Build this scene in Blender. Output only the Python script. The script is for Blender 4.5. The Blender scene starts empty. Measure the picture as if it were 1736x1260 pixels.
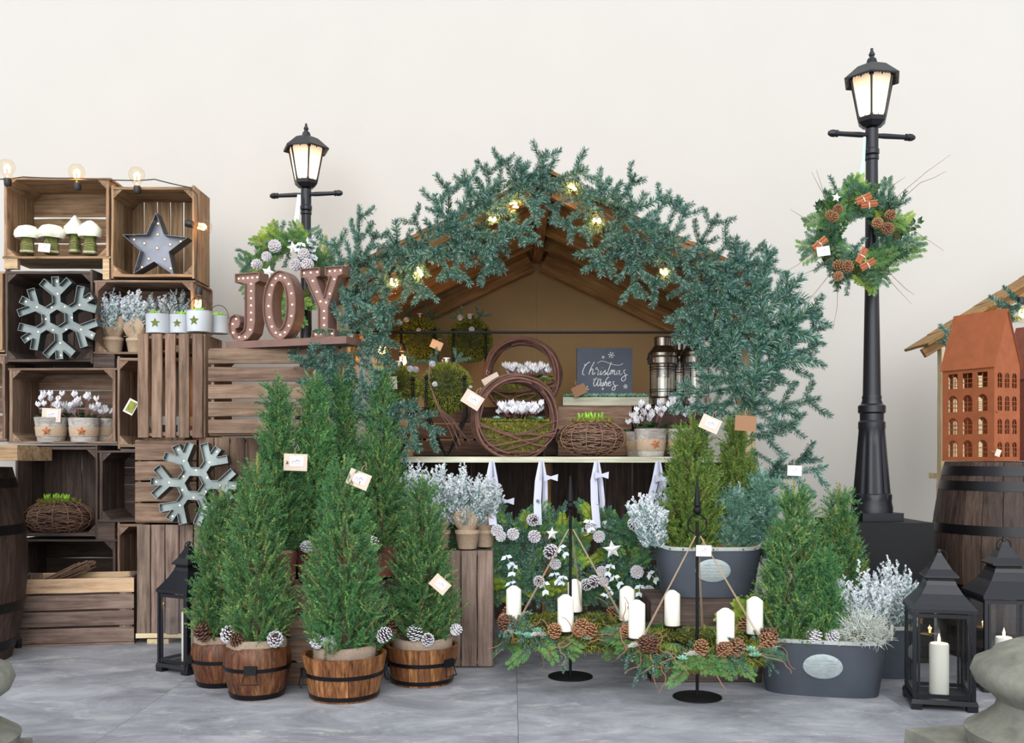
import bpy, bmesh, math, random
import numpy as np
from mathutils import Vector, Matrix, Quaternion, geometry

# ------------------------------------------------------------------ camera, sky, light, exposure
F, H, CX, CY = 1650.0, 0.92, 868.0, 770.0      # focal length in px, eye height, vanishing point of the 1736 x 1260 frame
SC = bpy.context.scene
COL = SC.collection
cam = bpy.data.cameras.new('camera'); cam_o = bpy.data.objects.new('camera', cam); COL.objects.link(cam_o)
cam_o.location = (0, 0, H); cam_o.rotation_euler = (math.pi / 2, 0, 0)
cam.sensor_width = 36.0; cam.lens = F / 1736 * 36; cam.shift_y = (CY - 630) / 1736
cam.clip_start = 0.05; cam.clip_end = 100
SC.camera = cam_o
w = bpy.data.worlds.new('sky'); SC.world = w; w.use_nodes = True
bg = w.node_tree.nodes['Background']; bg.inputs[0].default_value = (0.93, 0.965, 1.0, 1); bg.inputs[1].default_value = 0.74
sun = bpy.data.lights.new('soft_daylight', 'SUN'); sun.energy = 1.95; sun.angle = math.radians(66); sun.color = (1.0, 0.99, 0.975)
sun_o = bpy.data.objects.new('soft_daylight', sun); COL.objects.link(sun_o)
sun_o.rotation_euler = (math.radians(66), 0, math.radians(-6))
SC.view_settings.view_transform = 'Standard'; SC.view_settings.look = 'None'
SC.view_settings.gamma = 1.0; SC.view_settings.use_curve_mapping = False
SC.view_settings.exposure = 0.70

# ------------------------------------------------------------------ helpers
R = math.radians
rnd = random.Random(7)
def P(x, y, d): return Vector(((x - CX) * d / F, d, H - (y - CY) * d / F))
def G(y): return F * H / (y - CY)
def px(n, d): return n * d / F
def lin(c):
    c = c / 255.0
    return c / 12.92 if c <= 0.04045 else ((c + 0.055) / 1.055) ** 2.4
def C(r, g, b): return (lin(r), lin(g), lin(b), 1.0)

def empty(name, loc, label=None, cat=None, group=None, rotz=0.0):
    o = bpy.data.objects.new(name, None); COL.objects.link(o)
    o.location = loc; o.rotation_euler = (0, 0, rotz); o.empty_display_size = 0.05
    if label: tag(o, label, cat, group)
    return o
LABELS = {}
def tag(o, label, cat, group=None, kind=None):
    o['label'] = label; o['category'] = cat
    if group: o['group'] = group
    if kind: o['kind'] = kind
    if label in LABELS: print('DUPLICATE LABEL', label)
    LABELS[label] = 1
    return o
def link(name, mesh, parent=None, loc=None, rot=None, mtx=None):
    o = bpy.data.objects.new(name, mesh); COL.objects.link(o)
    if parent is not None: o.parent = parent
    if mtx is not None: o.matrix_basis = mtx
    if loc is not None: o.location = loc
    if rot is not None: o.rotation_euler = rot
    return o
def basis(xa, za, loc=(0, 0, 0), s=1.0):
    """matrix with local X along xa, local Z close to za"""
    x = Vector(xa).normalized(); z = Vector(za); z = z - x * z.dot(x)
    if z.length < 1e-5: z = x.orthogonal()
    z.normalize(); y = z.cross(x)
    m = Matrix((x, y, z)).transposed().to_4x4() @ Matrix.Diagonal((s, s, s, 1))
    m.translation = Vector(loc)
    return m

class MB:
    """collects shapes, links them as ONE mesh object"""
    def __init__(self): self.v, self.f, self.m = [], [], []
    def add(self, vs, fs, mi=0, mtx=None):
        b = len(self.v)
        for p in vs: self.v.append(tuple(mtx @ Vector(p)) if mtx is not None else tuple(p))
        for q in fs: self.f.append(tuple(b + i for i in q)); self.m.append(mi)
        return self
    def box(self, c, s, mi=0, mtx=None, taper=1.0):
        cx, cy, cz = c; a, b, h = s[0] / 2, s[1] / 2, s[2] / 2; t = taper
        vs = [(cx - a, cy - b, cz - h), (cx + a, cy - b, cz - h), (cx + a, cy + b, cz - h), (cx - a, cy + b, cz - h),
              (cx - a * t, cy - b * t, cz + h), (cx + a * t, cy - b * t, cz + h), (cx + a * t, cy + b * t, cz + h), (cx - a * t, cy + b * t, cz + h)]
        return self.add(vs, [(3, 2, 1, 0), (4, 5, 6, 7), (0, 1, 5, 4), (1, 2, 6, 5), (2, 3, 7, 6), (3, 0, 4, 7)], mi, mtx)
    def lathe(self, prof, n=24, mi=0, mtx=None, cap0=True, cap1=True, a0=0.0, fn=None):
        vs, fs = [], []
        for (r, z) in prof:
            for k in range(n):
                a = a0 + 2 * math.pi * k / n
                q = fn(a, z) if fn else 1.0
                vs.append((r * q * math.cos(a), r * q * math.sin(a), z))
        for i in range(len(prof) - 1):
            for k in range(n):
                k2 = (k + 1) % n
                fs.append((i * n + k, i * n + k2, (i + 1) * n + k2, (i + 1) * n + k))
        if cap0: fs.append(tuple(range(n - 1, -1, -1)))
        if cap1: fs.append(tuple((len(prof) - 1) * n + k for k in range(n)))
        return self.add(vs, fs, mi, mtx)
    def tube(self, pts, r, n=6, mi=0, closed=False, mtx=None):
        pts = [Vector(p) for p in pts]; m = len(pts)
        rr = r if isinstance(r, (list, tuple)) else [r] * m
        vs, fs = [], []; u = None
        for i, p in enumerate(pts):
            if closed: t = pts[(i + 1) % m] - pts[i - 1]
            else: t = pts[min(i + 1, m - 1)] - pts[max(i - 1, 0)]
            if t.length < 1e-9: t = Vector((0, 0, 1))
            t.normalize()
            if u is None: u = t.orthogonal()
            u = u - t * u.dot(t)
            if u.length < 1e-6: u = t.orthogonal()
            u.normalize(); w_ = t.cross(u)
            for k in range(n):
                a = 2 * math.pi * k / n
                vs.append(tuple(p + (u * math.cos(a) + w_ * math.sin(a)) * rr[i]))
        for i in range(m if closed else m - 1):
            j = (i + 1) % m
            for k in range(n):
                k2 = (k + 1) % n
                fs.append((i * n + k, i * n + k2, j * n + k2, j * n + k))
        if not closed:
            fs.append(tuple(range(n - 1, -1, -1))); fs.append(tuple((m - 1) * n + k for k in range(n)))
        return self.add(vs, fs, mi, mtx)
    def sphere(self, c, r, nu=12, nv=8, mi=0, mtx=None, sx=1, sy=1, sz=1):
        vs, fs = [(c[0], c[1], c[2] - r * sz)], []
        for i in range(1, nv):
            t = -math.pi / 2 + math.pi * i / nv
            for k in range(nu):
                a = 2 * math.pi * k / nu
                vs.append((c[0] + r * sx * math.cos(t) * math.cos(a), c[1] + r * sy * math.cos(t) * math.sin(a), c[2] + r * sz * math.sin(t)))
        vs.append((c[0], c[1], c[2] + r * sz)); e = len(vs) - 1
        for k in range(nu):
            k2 = (k + 1) % nu
            fs.append((0, 1 + k2, 1 + k)); fs.append((e, 1 + (nv - 2) * nu + k, 1 + (nv - 2) * nu + k2))
            for i in range(nv - 2):
                fs.append((1 + i * nu + k, 1 + i * nu + k2, 1 + (i + 1) * nu + k2, 1 + (i + 1) * nu + k))
        return self.add(vs, fs, mi, mtx)
    def prism(self, poly, y0, y1, holes=(), mi=0, mtx=None):
        """polygon in XZ extruded from y0 (front) to y1"""
        loops = [list(poly)] + [list(h) for h in holes]
        flat = [p for l in loops for p in l]; n = len(flat)
        tris = geometry.tessellate_polygon([[Vector((p[0], p[1], 0)) for p in l] for l in loops])
        vs = [(p[0], y0, p[1]) for p in flat] + [(p[0], y1, p[1]) for p in flat]
        fs = []
        for t in tris:
            fs.append(tuple(t)); fs.append(tuple(n + i for i in reversed(t)))
        b = 0
        for l in loops:
            k = len(l)
            for i in range(k):
                j = (i + 1) % k
                fs.append((b + i, b + j, n + b + j, n + b + i))
            b += k
        return self.add(vs, fs, mi, mtx)
    def mesh(self, name, mats, smooth=False, angle=None, recalc=True):
        me = bpy.data.meshes.new(name); me.from_pydata(self.v, [], self.f)
        for m in (mats if isinstance(mats, (list, tuple)) else [mats]): me.materials.append(m)
        if max(self.m, default=0): me.polygons.foreach_set('material_index', self.m)
        if recalc:
            bm = bmesh.new(); bm.from_mesh(me); bmesh.ops.recalc_face_normals(bm, faces=bm.faces); bm.to_mesh(me); bm.free()
        if smooth:
            me.polygons.foreach_set('use_smooth', [True] * len(me.polygons))
            if angle is not None: me.set_sharp_from_angle(angle=R(angle))
        me.update()
        return me
    def build(self, name, mats, parent=None, smooth=False, angle=35, loc=None, rot=None, mtx=None, recalc=True):
        return link(name, self.mesh(name, mats, smooth, angle, recalc), parent, loc, rot, mtx)

def inset(poly, t):
    """offset a closed polygon inward by t (works for either winding)"""
    n = len(poly); area = sum(poly[i][0] * poly[(i + 1) % n][1] - poly[(i + 1) % n][0] * poly[i][1] for i in range(n))
    s = 1 if area > 0 else -1; out = []
    for i in range(n):
        a, b, c = Vector(poly[i - 1]), Vector(poly[i]), Vector(poly[(i + 1) % n])
        d1 = (b - a).normalized(); d2 = (c - b).normalized()
        n1 = Vector((-d1.y, d1.x)) * s; n2 = Vector((-d2.y, d2.x)) * s
        k = 1 + n1.dot(n2); k = max(k, 0.35)
        out.append(tuple(b + (n1 + n2) * (t / k)))
    return out

# triangle soups for foliage ------------------------------------------------------------
def tri_mesh(name, T, mi, mats):
    T = np.asarray(T, dtype=np.float32); n = len(T)
    me = bpy.data.meshes.new(name)
    me.vertices.add(n * 3); me.loops.add(n * 3); me.polygons.add(n)
    me.vertices.foreach_set('co', T.reshape(-1))
    me.loops.foreach_set('vertex_index', np.arange(n * 3, dtype=np.int32))
    me.polygons.foreach_set('loop_start', np.arange(0, n * 3, 3, dtype=np.int32))
    for m in mats: me.materials.append(m)
    me.polygons.foreach_set('material_index', np.asarray(mi, dtype=np.int32))
    me.update(calc_edges=True)
    return me
def norm(a): return a / np.maximum(np.linalg.norm(a, axis=-1, keepdims=True), 1e-9)
def needles(g, A, B, k, L, ang=50, w=0.002, nrm=None, spread=180, kite=False, tip=0.65, lj=0.2, fall=0.45):
    """k needles on each shoot A->B; nrm+spread limit them to one side of the shoot"""
    A = np.asarray(A, float); B = np.asarray(B, float); n = len(A)
    ax = norm(B - A); ref = np.tile(np.array([[0.13, 0.21, 0.97]]), (n, 1))
    bad = np.abs((ax * ref).sum(1)) > 0.95; ref[bad] = (1, 0, 0)
    u = norm(np.asarray(nrm) - ax * (np.asarray(nrm) * ax).sum(-1, keepdims=True)) if nrm is not None else norm(np.cross(ax, ref))
    v = np.cross(ax, u)
    rep = lambda q: np.repeat(q, k, axis=0)
    t = g.uniform(0.0, 1.0, n * k)[:, None]
    ph = np.radians(g.uniform(-spread, spread, n * k))[:, None]
    an = np.radians(ang * (1 - fall * t[:, 0] ** 3) + g.normal(0, 8, n * k))[:, None]
    side = rep(u) * np.cos(ph) + rep(v) * np.sin(ph)
    d = norm(rep(ax) * np.cos(an) + side * np.sin(an))
    base = rep(A) + (rep(B) - rep(A)) * t
    ln = L * (1 - (1 - tip) * t ** 4) * (1 + g.uniform(-lj, lj, n * k)[:, None])
    s = norm(np.cross(d, g.normal(size=(n * k, 3)))) * (w / 2)
    tp = base + d * ln
    if kite:
        mid = base + d * ln * 0.5
        return np.concatenate([np.stack([base - s * .6, mid + s, tp], 1), np.stack([base + s * .6, tp, mid - s], 1)])
    return np.stack([base - s, base + s, tp], 1)
def twigs(A, B, r0, r1):
    A = np.asarray(A, float); B = np.asarray(B, float); n = len(A); ax = norm(B - A)
    ref = np.tile(np.array([[0.13, 0.21, 0.97]]), (n, 1)); ref[np.abs((ax * ref).sum(1)) > 0.95] = (1, 0, 0)
    u = norm(np.cross(ax, ref)); v = np.cross(ax, u); out = []
    r0 = np.broadcast_to(np.asarray(r0, float), (n,))[:, None]; r1 = np.broadcast_to(np.asarray(r1, float), (n,))[:, None]
    cs = [(math.cos(q), math.sin(q)) for q in (0, 2.094, 4.189)]
    for i in range(3):
        a, b = cs[i], cs[(i + 1) % 3]
        p0 = A + (u * a[0] + v * a[1]) * r0; p1 = A + (u * b[0] + v * b[1]) * r0
        q0 = B + (u * a[0] + v * a[1]) * r1; q1 = B + (u * b[0] + v * b[1]) * r1
        out += [np.stack([p0, p1, q1], 1), np.stack([p0, q1, q0], 1)]
    return np.concatenate(out)
def soup(parts):
    """[(tris, material index), ...] -> T, mi"""
    return np.concatenate([p[0] for p in parts]), np.concatenate([np.full(len(p[0]), p[1]) for p in parts])

# ------------------------------------------------------------------ materials
MATS = {}
def nodes(name):
    m = bpy.data.materials.new(name); m.use_nodes = True; nt = m.node_tree
    return m, nt, nt.nodes['Principled BSDF']
def N(nt, kind, **kw):
    n = nt.nodes.new(kind)
    for k, v in kw.items():
        if k.startswith('i_'):
            key = k[2:].replace('_', ' ')
            n.inputs[int(key) if key.isdigit() else key].default_value = v
        else: setattr(n, k, v)
    return n
def ramp(nt, fac, stops):
    r = nt.nodes.new('ShaderNodeValToRGB'); e = r.color_ramp.elements
    while len(e) < len(stops): e.new(0.5)
    for i, (p, c) in enumerate(stops): e[i].position = p; e[i].color = c
    nt.links.new(fac, r.inputs[0]); return r.outputs[0]
def coord(nt, scale, rand=True, which='Object'):
    tc = N(nt, 'ShaderNodeTexCoord'); mp = N(nt, 'ShaderNodeMapping'); mp.inputs['Scale'].default_value = scale
    if rand:
        oi = N(nt, 'ShaderNodeObjectInfo'); ml = N(nt, 'ShaderNodeMath', operation='MULTIPLY'); ml.inputs[1].default_value = 37.0
        nt.links.new(oi.outputs['Random'], ml.inputs[0]); ad = N(nt, 'ShaderNodeVectorMath', operation='ADD')
        nt.links.new(tc.outputs[which], ad.inputs[0]); nt.links.new(ml.outputs[0], ad.inputs[1]); nt.links.new(ad.outputs[0], mp.inputs[0])
    else: nt.links.new(tc.outputs[which], mp.inputs[0])
    return mp.outputs[0]
def noise(nt, vec, scale, detail=5, rough=0.6, dist=0.0):
    n = N(nt, 'ShaderNodeTexNoise'); n.inputs['Scale'].default_value = scale; n.inputs['Detail'].default_value = detail
    n.inputs['Roughness'].default_value = rough; n.inputs['Distortion'].default_value = dist
    nt.links.new(vec, n.inputs['Vector']); return n.outputs['Fac']
def bump(nt, fac, bsdf, strength=0.3, dist=0.003):
    b = N(nt, 'ShaderNodeBump'); b.inputs['Strength'].default_value = strength; b.inputs['Distance'].default_value = dist
    nt.links.new(fac, b.inputs['Height']); nt.links.new(b.outputs[0], bsdf.inputs['Normal'])
def randval(nt, col, amt_v=0.25, amt_h=0.006):
    """per-object shift of brightness and hue"""
    oi = N(nt, 'ShaderNodeObjectInfo'); hs = N(nt, 'ShaderNodeHueSaturation')
    mr = N(nt, 'ShaderNodeMapRange'); mr.inputs['To Min'].default_value = 1 - amt_v; mr.inputs['To Max'].default_value = 1 + amt_v
    mh = N(nt, 'ShaderNodeMapRange'); mh.inputs['To Min'].default_value = 0.5 - amt_h; mh.inputs['To Max'].default_value = 0.5 + amt_h
    m2 = N(nt, 'ShaderNodeMath', operation='FRACT'); m3 = N(nt, 'ShaderNodeMath', operation='MULTIPLY'); m3.inputs[1].default_value = 7.31
    nt.links.new(oi.outputs['Random'], mr.inputs['Value']); nt.links.new(oi.outputs['Random'], m3.inputs[0]); nt.links.new(m3.outputs[0], m2.inputs[0])
    nt.links.new(m2.outputs[0], mh.inputs['Value'])
    nt.links.new(col, hs.inputs['Color']); nt.links.new(mr.outputs[0], hs.inputs['Value']); nt.links.new(mh.outputs[0], hs.inputs['Hue'])
    return hs.outputs[0]
def plain(name, col, rough=0.6, metal=0.0, vary=0.0, nscale=12.0, rand=0.0, bmp=0.0, spec=None, stops=None, sheen=0.0):
    m, nt, b = nodes(name)
    b.inputs['Roughness'].default_value = rough; b.inputs['Metallic'].default_value = metal
    if spec is not None: b.inputs['Specular IOR Level'].default_value = spec
    c = None
    if vary or bmp:
        f = noise(nt, coord(nt, (1, 1, 1)), nscale, 6, 0.65)
        lo = tuple(x * (1 - vary) for x in col[:3]) + (1,); hi = tuple(min(1, x * (1 + vary)) for x in col[:3]) + (1,)
        c = ramp(nt, f, stops or [(0.3, lo), (0.7, hi)])
        if bmp: bump(nt, f, b, bmp, 0.004)
    else:
        v = N(nt, 'ShaderNodeRGB'); v.outputs[0].default_value = col; c = v.outputs[0]
    if rand: c = randval(nt, c, rand)
    nt.links.new(c, b.inputs['Base Color'])
    MATS[name] = m; return m
def wood(name, dark, mid, light, rough=0.75, grain=1.0, rand=0.22, knots=True):
    """grain runs along local X"""
    m, nt, b = nodes(name); b.inputs['Roughness'].default_value = rough; b.inputs['Specular IOR Level'].default_value = 0.3
    v = coord(nt, (1.6 * grain, 26 * grain, 26 * grain)); f = noise(nt, v, 2.4, 8, 0.62, 0.6)
    v2 = coord(nt, (2.2, 5, 5)); f2 = noise(nt, v2, 2.0, 4, 0.6, 0.3)
    mx = N(nt, 'ShaderNodeMath', operation='MULTIPLY_ADD'); mx.inputs[1].default_value = 0.62
    m2 = N(nt, 'ShaderNodeMath', operation='MULTIPLY'); m2.inputs[1].default_value = 0.38
    nt.links.new(f2, m2.inputs[0]); nt.links.new(f, mx.inputs[0]); nt.links.new(m2.outputs[0], mx.inputs[2])
    c = ramp(nt, mx.outputs[0], [(0.34, dark), (0.5, mid), (0.68, light)])
    if knots:
        vo = N(nt, 'ShaderNodeTexVoronoi'); vo.inputs['Scale'].default_value = 1.0; vo.inputs['Randomness'].default_value = 1.0
        nt.links.new(coord(nt, (4.5, 9, 9)), vo.inputs['Vector'])
        k = ramp(nt, vo.outputs['Distance'], [(0.0, (0.25, 0.2, 0.17, 1)), (0.13, (1, 1, 1, 1))])
        mm = N(nt, 'ShaderNodeMixRGB', blend_type='MULTIPLY'); mm.inputs[0].default_value = 0.8
        nt.links.new(c, mm.inputs[1]); nt.links.new(k, mm.inputs[2]); c = mm.outputs[0]
    nt.links.new(randval(nt, c, rand), b.inputs['Base Color']); bump(nt, f, b, 0.35, 0.002)
    MATS[name] = m; return m
def leafmat(name, c1, c2, rough=0.55, rand=0.12, trans=0.15):
    m, nt, b = nodes(name); b.inputs['Roughness'].default_value = rough; b.inputs['Specular IOR Level'].default_value = 0.35
    f = noise(nt, coord(nt, (1, 1, 1), which='Object'), 30, 3)
    nt.links.new(randval(nt, ramp(nt, f, [(0.35, c1), (0.65, c2)]), rand, 0.01), b.inputs['Base Color'])
    MATS[name] = m; return m
def emis(name, col, strength):
    m, nt, b = nodes(name); b.inputs['Base Color'].default_value = col
    b.inputs['Emission Color'].default_value = col; b.inputs['Emission Strength'].default_value = strength
    MATS[name] = m; return m
def glassy(name, tint=(1, 1, 1, 1), refl=0.12, rough=0.02):
    """thin window glass: mostly see-through with a reflection that grows at grazing angles"""
    m, nt, b = nodes(name); out = nt.nodes['Material Output']
    tr = N(nt, 'ShaderNodeBsdfTransparent'); tr.inputs[0].default_value = tint
    gl = N(nt, 'ShaderNodeBsdfGlossy'); gl.inputs['Roughness'].default_value = rough
    lw = N(nt, 'ShaderNodeLayerWeight'); lw.inputs[0].default_value = 0.5
    pw = N(nt, 'ShaderNodeMath', operation='POWER'); pw.inputs[1].default_value = 4.0
    ad = N(nt, 'ShaderNodeMath', operation='MULTIPLY_ADD'); ad.inputs[1].default_value = 0.7; ad.inputs[2].default_value = refl; ad.use_clamp = True
    mx = N(nt, 'ShaderNodeMixShader'); nt.links.new(lw.outputs['Facing'], pw.inputs[0]); nt.links.new(pw.outputs[0], ad.inputs[0]); nt.links.new(ad.outputs[0], mx.inputs[0])
    nt.links.new(tr.outputs[0], mx.inputs[1]); nt.links.new(gl.outputs[0], mx.inputs[2]); nt.links.new(mx.outputs[0], out.inputs[0])
    MATS[name] = m; return m

plain('wall_plaster', C(185, 182, 177), 0.9, vary=0.012, nscale=2.5)
wood('wood_tan', C(92, 70, 50), C(142, 114, 86), C(178, 150, 118))
wood('wood_brown', C(78, 60, 48), C(120, 97, 81), C(154, 130, 111))
wood('wood_grey', C(82, 66, 57), C(124, 105, 94), C(160, 140, 126))
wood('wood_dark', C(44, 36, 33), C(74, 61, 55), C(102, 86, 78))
wood('wood_pale', C(150, 122, 92), C(196, 166, 132), C(222, 196, 162))
wood('wood_new', C(168, 146, 108), C(202, 184, 146), C(224, 208, 174), rand=0.12)
wood('wood_shelf', C(150, 146, 124), C(186, 186, 166), C(208, 206, 190), rand=0.05)
wood('wood_roof', C(96, 70, 38), C(142, 108, 66), C(176, 140, 92), rand=0.15)
wood('wood_keg', C(42, 24, 15), C(96, 60, 38), C(146, 100, 66), rough=0.45, grain=1.5, rand=0.1, knots=False)
wood('wood_tub', C(54, 31, 18), C(126, 82, 48), C(182, 134, 88), rough=0.45, grain=1.3, rand=0.3)
wood('wood_barrel', C(34, 25, 21), C(62, 48, 42), C(90, 72, 63), rough=0.6, rand=0.18)
wood('wood_pot', C(112, 104, 98), C(166, 160, 154), C(206, 202, 196), rand=0.1, knots=False)
plain('tan_wall_shade', C(178, 148, 106), 0.9, vary=0.04, nscale=3)  # shaded, bulb-warmed wall inside the hut, put into the colour
plain('rust_dark', C(112, 60, 44), 0.8, 0.1, vary=0.16, nscale=16)
plain('black_metal', C(24, 26, 33), 0.38, 0.2, vary=0.08, nscale=30)
plain('black_iron', C(13, 14, 17), 0.55, 0.0, spec=0.25)
plain('hoop_iron', C(22, 22, 26), 0.35, 0.5, vary=0.2, nscale=20)
plain('galvanised', C(100, 108, 108), 0.36, 0.8, vary=0.32, nscale=7, rand=0.05)
plain('zinc_star', C(112, 116, 126), 0.45, 0.65, vary=0.15, nscale=14)
plain('zinc_tub', C(70, 76, 86), 0.55, 0.35, vary=0.18, nscale=5)
plain('zinc_rim', C(168, 174, 172), 0.5, 0.3, vary=0.2, nscale=18)
plain('zinc_plaque', C(158, 170, 172), 0.5, 0.3, vary=0.12, nscale=60, bmp=0.6)
plain('steel_antique', C(140, 134, 126), 0.24, 0.95, vary=0.25, nscale=6)
plain('rust', C(148, 82, 47), 0.8, 0.1, vary=0.16, nscale=16, bmp=0.1)
plain('joy_paint', C(128, 98, 90), 0.6, vary=0.12, nscale=22)
plain('joy_side', C(112, 84, 74), 0.6, vary=0.15, nscale=22)
plain('slate', C(78, 86, 102), 0.7, vary=0.1, nscale=7)
plain('chalk', C(238, 240, 244), 0.9)
plain('burlap', C(176, 154, 130), 0.95, vary=0.22, nscale=160, bmp=0.6)
plain('burlap_grey', C(150, 132, 116), 0.95, vary=0.24, nscale=150, bmp=0.6)
plain('zinc_white', C(196, 202, 208), 0.6, 0.1, vary=0.06, nscale=9)
plain('paper_kraft', C(206, 188, 172), 0.9)
plain('paper_white', C(236, 228, 224), 0.9)
plain('ink_blue', C(70, 74, 128), 0.9)
plain('candle_wax', C(244, 242, 228), 0.45)
plain('wick', C(60, 60, 66), 0.9)
plain('ribbon_lilac', C(188, 191, 210), 0.6)
plain('ribbon_mint', C(176, 206, 204), 0.6)
plain('twine', C(172, 148, 122), 0.95)
plain('bark', C(96, 74, 56), 0.9, vary=0.3, nscale=60)
plain('twig_orange', C(160, 118, 70), 0.8)
plain('twig_wreath', C(98, 66, 56), 0.7, vary=0.35, nscale=26, rand=0.3)
plain('twig_nest', C(122, 94, 76), 0.8, vary=0.4, nscale=50)
plain('twig_curl', C(140, 104, 78), 0.8, vary=0.2, nscale=30)
plain('fir_stem', C(96, 116, 66), 0.8)
plain('soil_moss', C(104, 100, 44), 0.95, vary=0.4, nscale=60, bmp=0.8)
plain('moss_dark', C(52, 58, 22), 0.95, vary=0.4, nscale=60)
leafmat('spruce_needle', C(62, 108, 66), C(92, 140, 84))
leafmat('spruce_tip', C(110, 152, 78), C(148, 182, 106))
leafmat('spruce2_needle', C(76, 106, 46), C(106, 138, 62))
leafmat('spruce2_tip', C(110, 134, 52), C(140, 158, 74))
leafmat('blue_needle', C(78, 120, 98), C(112, 152, 130))
leafmat('fir_needle', C(54, 98, 82), C(82, 128, 108), rough=0.42)
leafmat('fir_bloom', C(124, 162, 156), C(160, 192, 186), rough=0.5)
leafmat('cedar_green', C(70, 114, 62), C(108, 150, 78))
leafmat('cedar_lime', C(116, 146, 44), C(156, 178, 66))
leafmat('cedar_deep', C(48, 92, 66), C(80, 124, 90))
leafmat('leaf_dark', C(30, 62, 34), C(52, 92, 46), rough=0.3)
leafmat('leaf_silver', C(176, 190, 198), C(220, 226, 232))
leafmat('frost', C(220, 228, 236), C(248, 250, 252), rand=0.03)
leafmat('frost_green', C(104, 138, 128), C(156, 180, 178))
leafmat('silver_bush', C(180, 188, 180), C(222, 226, 220), rand=0.04)
leafmat('succulent', C(106, 162, 138), C(160, 202, 180))
leafmat('moss_leaf', C(108, 118, 38), C(150, 152, 62))
leafmat('moss_leaf2', C(84, 96, 32), C(132, 122, 62))
leafmat('sprout', C(96, 168, 30), C(164, 214, 70))
leafmat('petal_white', C(226, 226, 234), C(250, 250, 252), rand=0.02)
leafmat('petal_stem', C(96, 56, 60), C(120, 76, 76))
plain('cone_brown', C(104, 66, 44), 0.6, vary=0.25, nscale=60, rand=0.25)
plain('cone_tip', C(168, 122, 86), 0.7, rand=0.2)
plain('cone_dark', C(64, 42, 40), 0.7, rand=0.2)
plain('cone_frost', C(212, 212, 220), 0.7, rand=0.06)
plain('cone_greywhite', C(186, 178, 180), 0.7, rand=0.08)
plain('stone_grey', C(122, 122, 112), 0.9, vary=0.34, nscale=11, bmp=0.4)
plain('cinnamon', C(158, 92, 56), 0.7, vary=0.2, nscale=40, rand=0.15)
plain('kraft_dark', C(146, 110, 82), 0.9)
plain('wood_star', C(176, 106, 72), 0.8, vary=0.15, nscale=30)
plain('white_wood', C(226, 226, 226), 0.8)
plain('mushroom_cap', C(222, 222, 206), 0.9, vary=0.14, nscale=50, bmp=0.4)
plain('mushroom_stem', C(98, 108, 52), 0.95, vary=0.4, nscale=70, bmp=0.5)
plain('bark_white', C(172, 160, 146), 0.9, vary=0.3, nscale=40)
plain('cable_black', C(26, 26, 28), 0.5)
plain('lichen', C(206, 204, 198), 0.9)
plain('box_white', C(214, 218, 222), 0.7)
plain('box_yellow', C(226, 196, 40), 0.6)
plain('box_red', C(176, 40, 46), 0.6)
plain('concrete_pot', C(120, 70, 60), 0.9, vary=0.2, nscale=20)
glassy('glass_thin', (0.97, 0.98, 0.98, 1), 0.14)
glassy('glass_lantern', (0.94, 0.945, 0.95, 1), 0.05)
glassy('bulb_glass', (1.0, 0.95, 0.86, 1), 0.02)
emis('filament', (1.0, 0.58, 0.22, 1), 14.0)
emis('led', (1.0, 0.70, 0.42, 1), 2.6)
emis('flame', (1.0, 0.62, 0.22, 1), 14.0)
emis('lamp_bulb', (1.0, 0.78, 0.5, 1), 7.0)
def _frosted():
    m, nt, b = nodes('frosted_pane'); out = nt.nodes['Material Output']
    tl = N(nt, 'ShaderNodeBsdfTranslucent'); tl.inputs[0].default_value = (0.98, 0.86, 0.74, 1)
    df = N(nt, 'ShaderNodeBsdfDiffuse'); df.inputs[0].default_value = (0.8, 0.76, 0.74, 1)
    mx = N(nt, 'ShaderNodeMixShader'); mx.inputs[0].default_value = 0.45
    nt.links.new(tl.outputs[0], mx.inputs[1]); nt.links.new(df.outputs[0], mx.inputs[2]); nt.links.new(mx.outputs[0], out.inputs[0])
    MATS['frosted_pane'] = m
_frosted()
def _stone_floor():
    m, nt, b = nodes('floor_stone'); b.inputs['Roughness'].default_value = 0.72
    v = coord(nt, (1.0, 1.5, 1), rand=True); f = noise(nt, v, 2.6, 11, 0.72, 0.5)
    f2 = noise(nt, coord(nt, (1.0, 2.0, 1), rand=True), 5.5, 12, 0.78, 0.5)
    c = ramp(nt, f, [(0.30, C(100, 102, 107)), (0.5, C(138, 140, 147)), (0.66, C(164, 166, 172))])
    v2 = ramp(nt, f2, [(0.54, (0, 0, 0, 1)), (0.70, (1, 1, 1, 1))])
    mm = N(nt, 'ShaderNodeMixRGB'); nt.links.new(v2, mm.inputs[0]); nt.links.new(c, mm.inputs[1]); mm.inputs[2].default_value = C(186, 185, 182)
    nt.links.new(randval(nt, mm.outputs[0], 0.04, 0.004), b.inputs['Base Color']); bump(nt, f2, b, 0.25, 0.006)
    MATS['floor_stone'] = m
_stone_floor()
M = MATS
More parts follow.
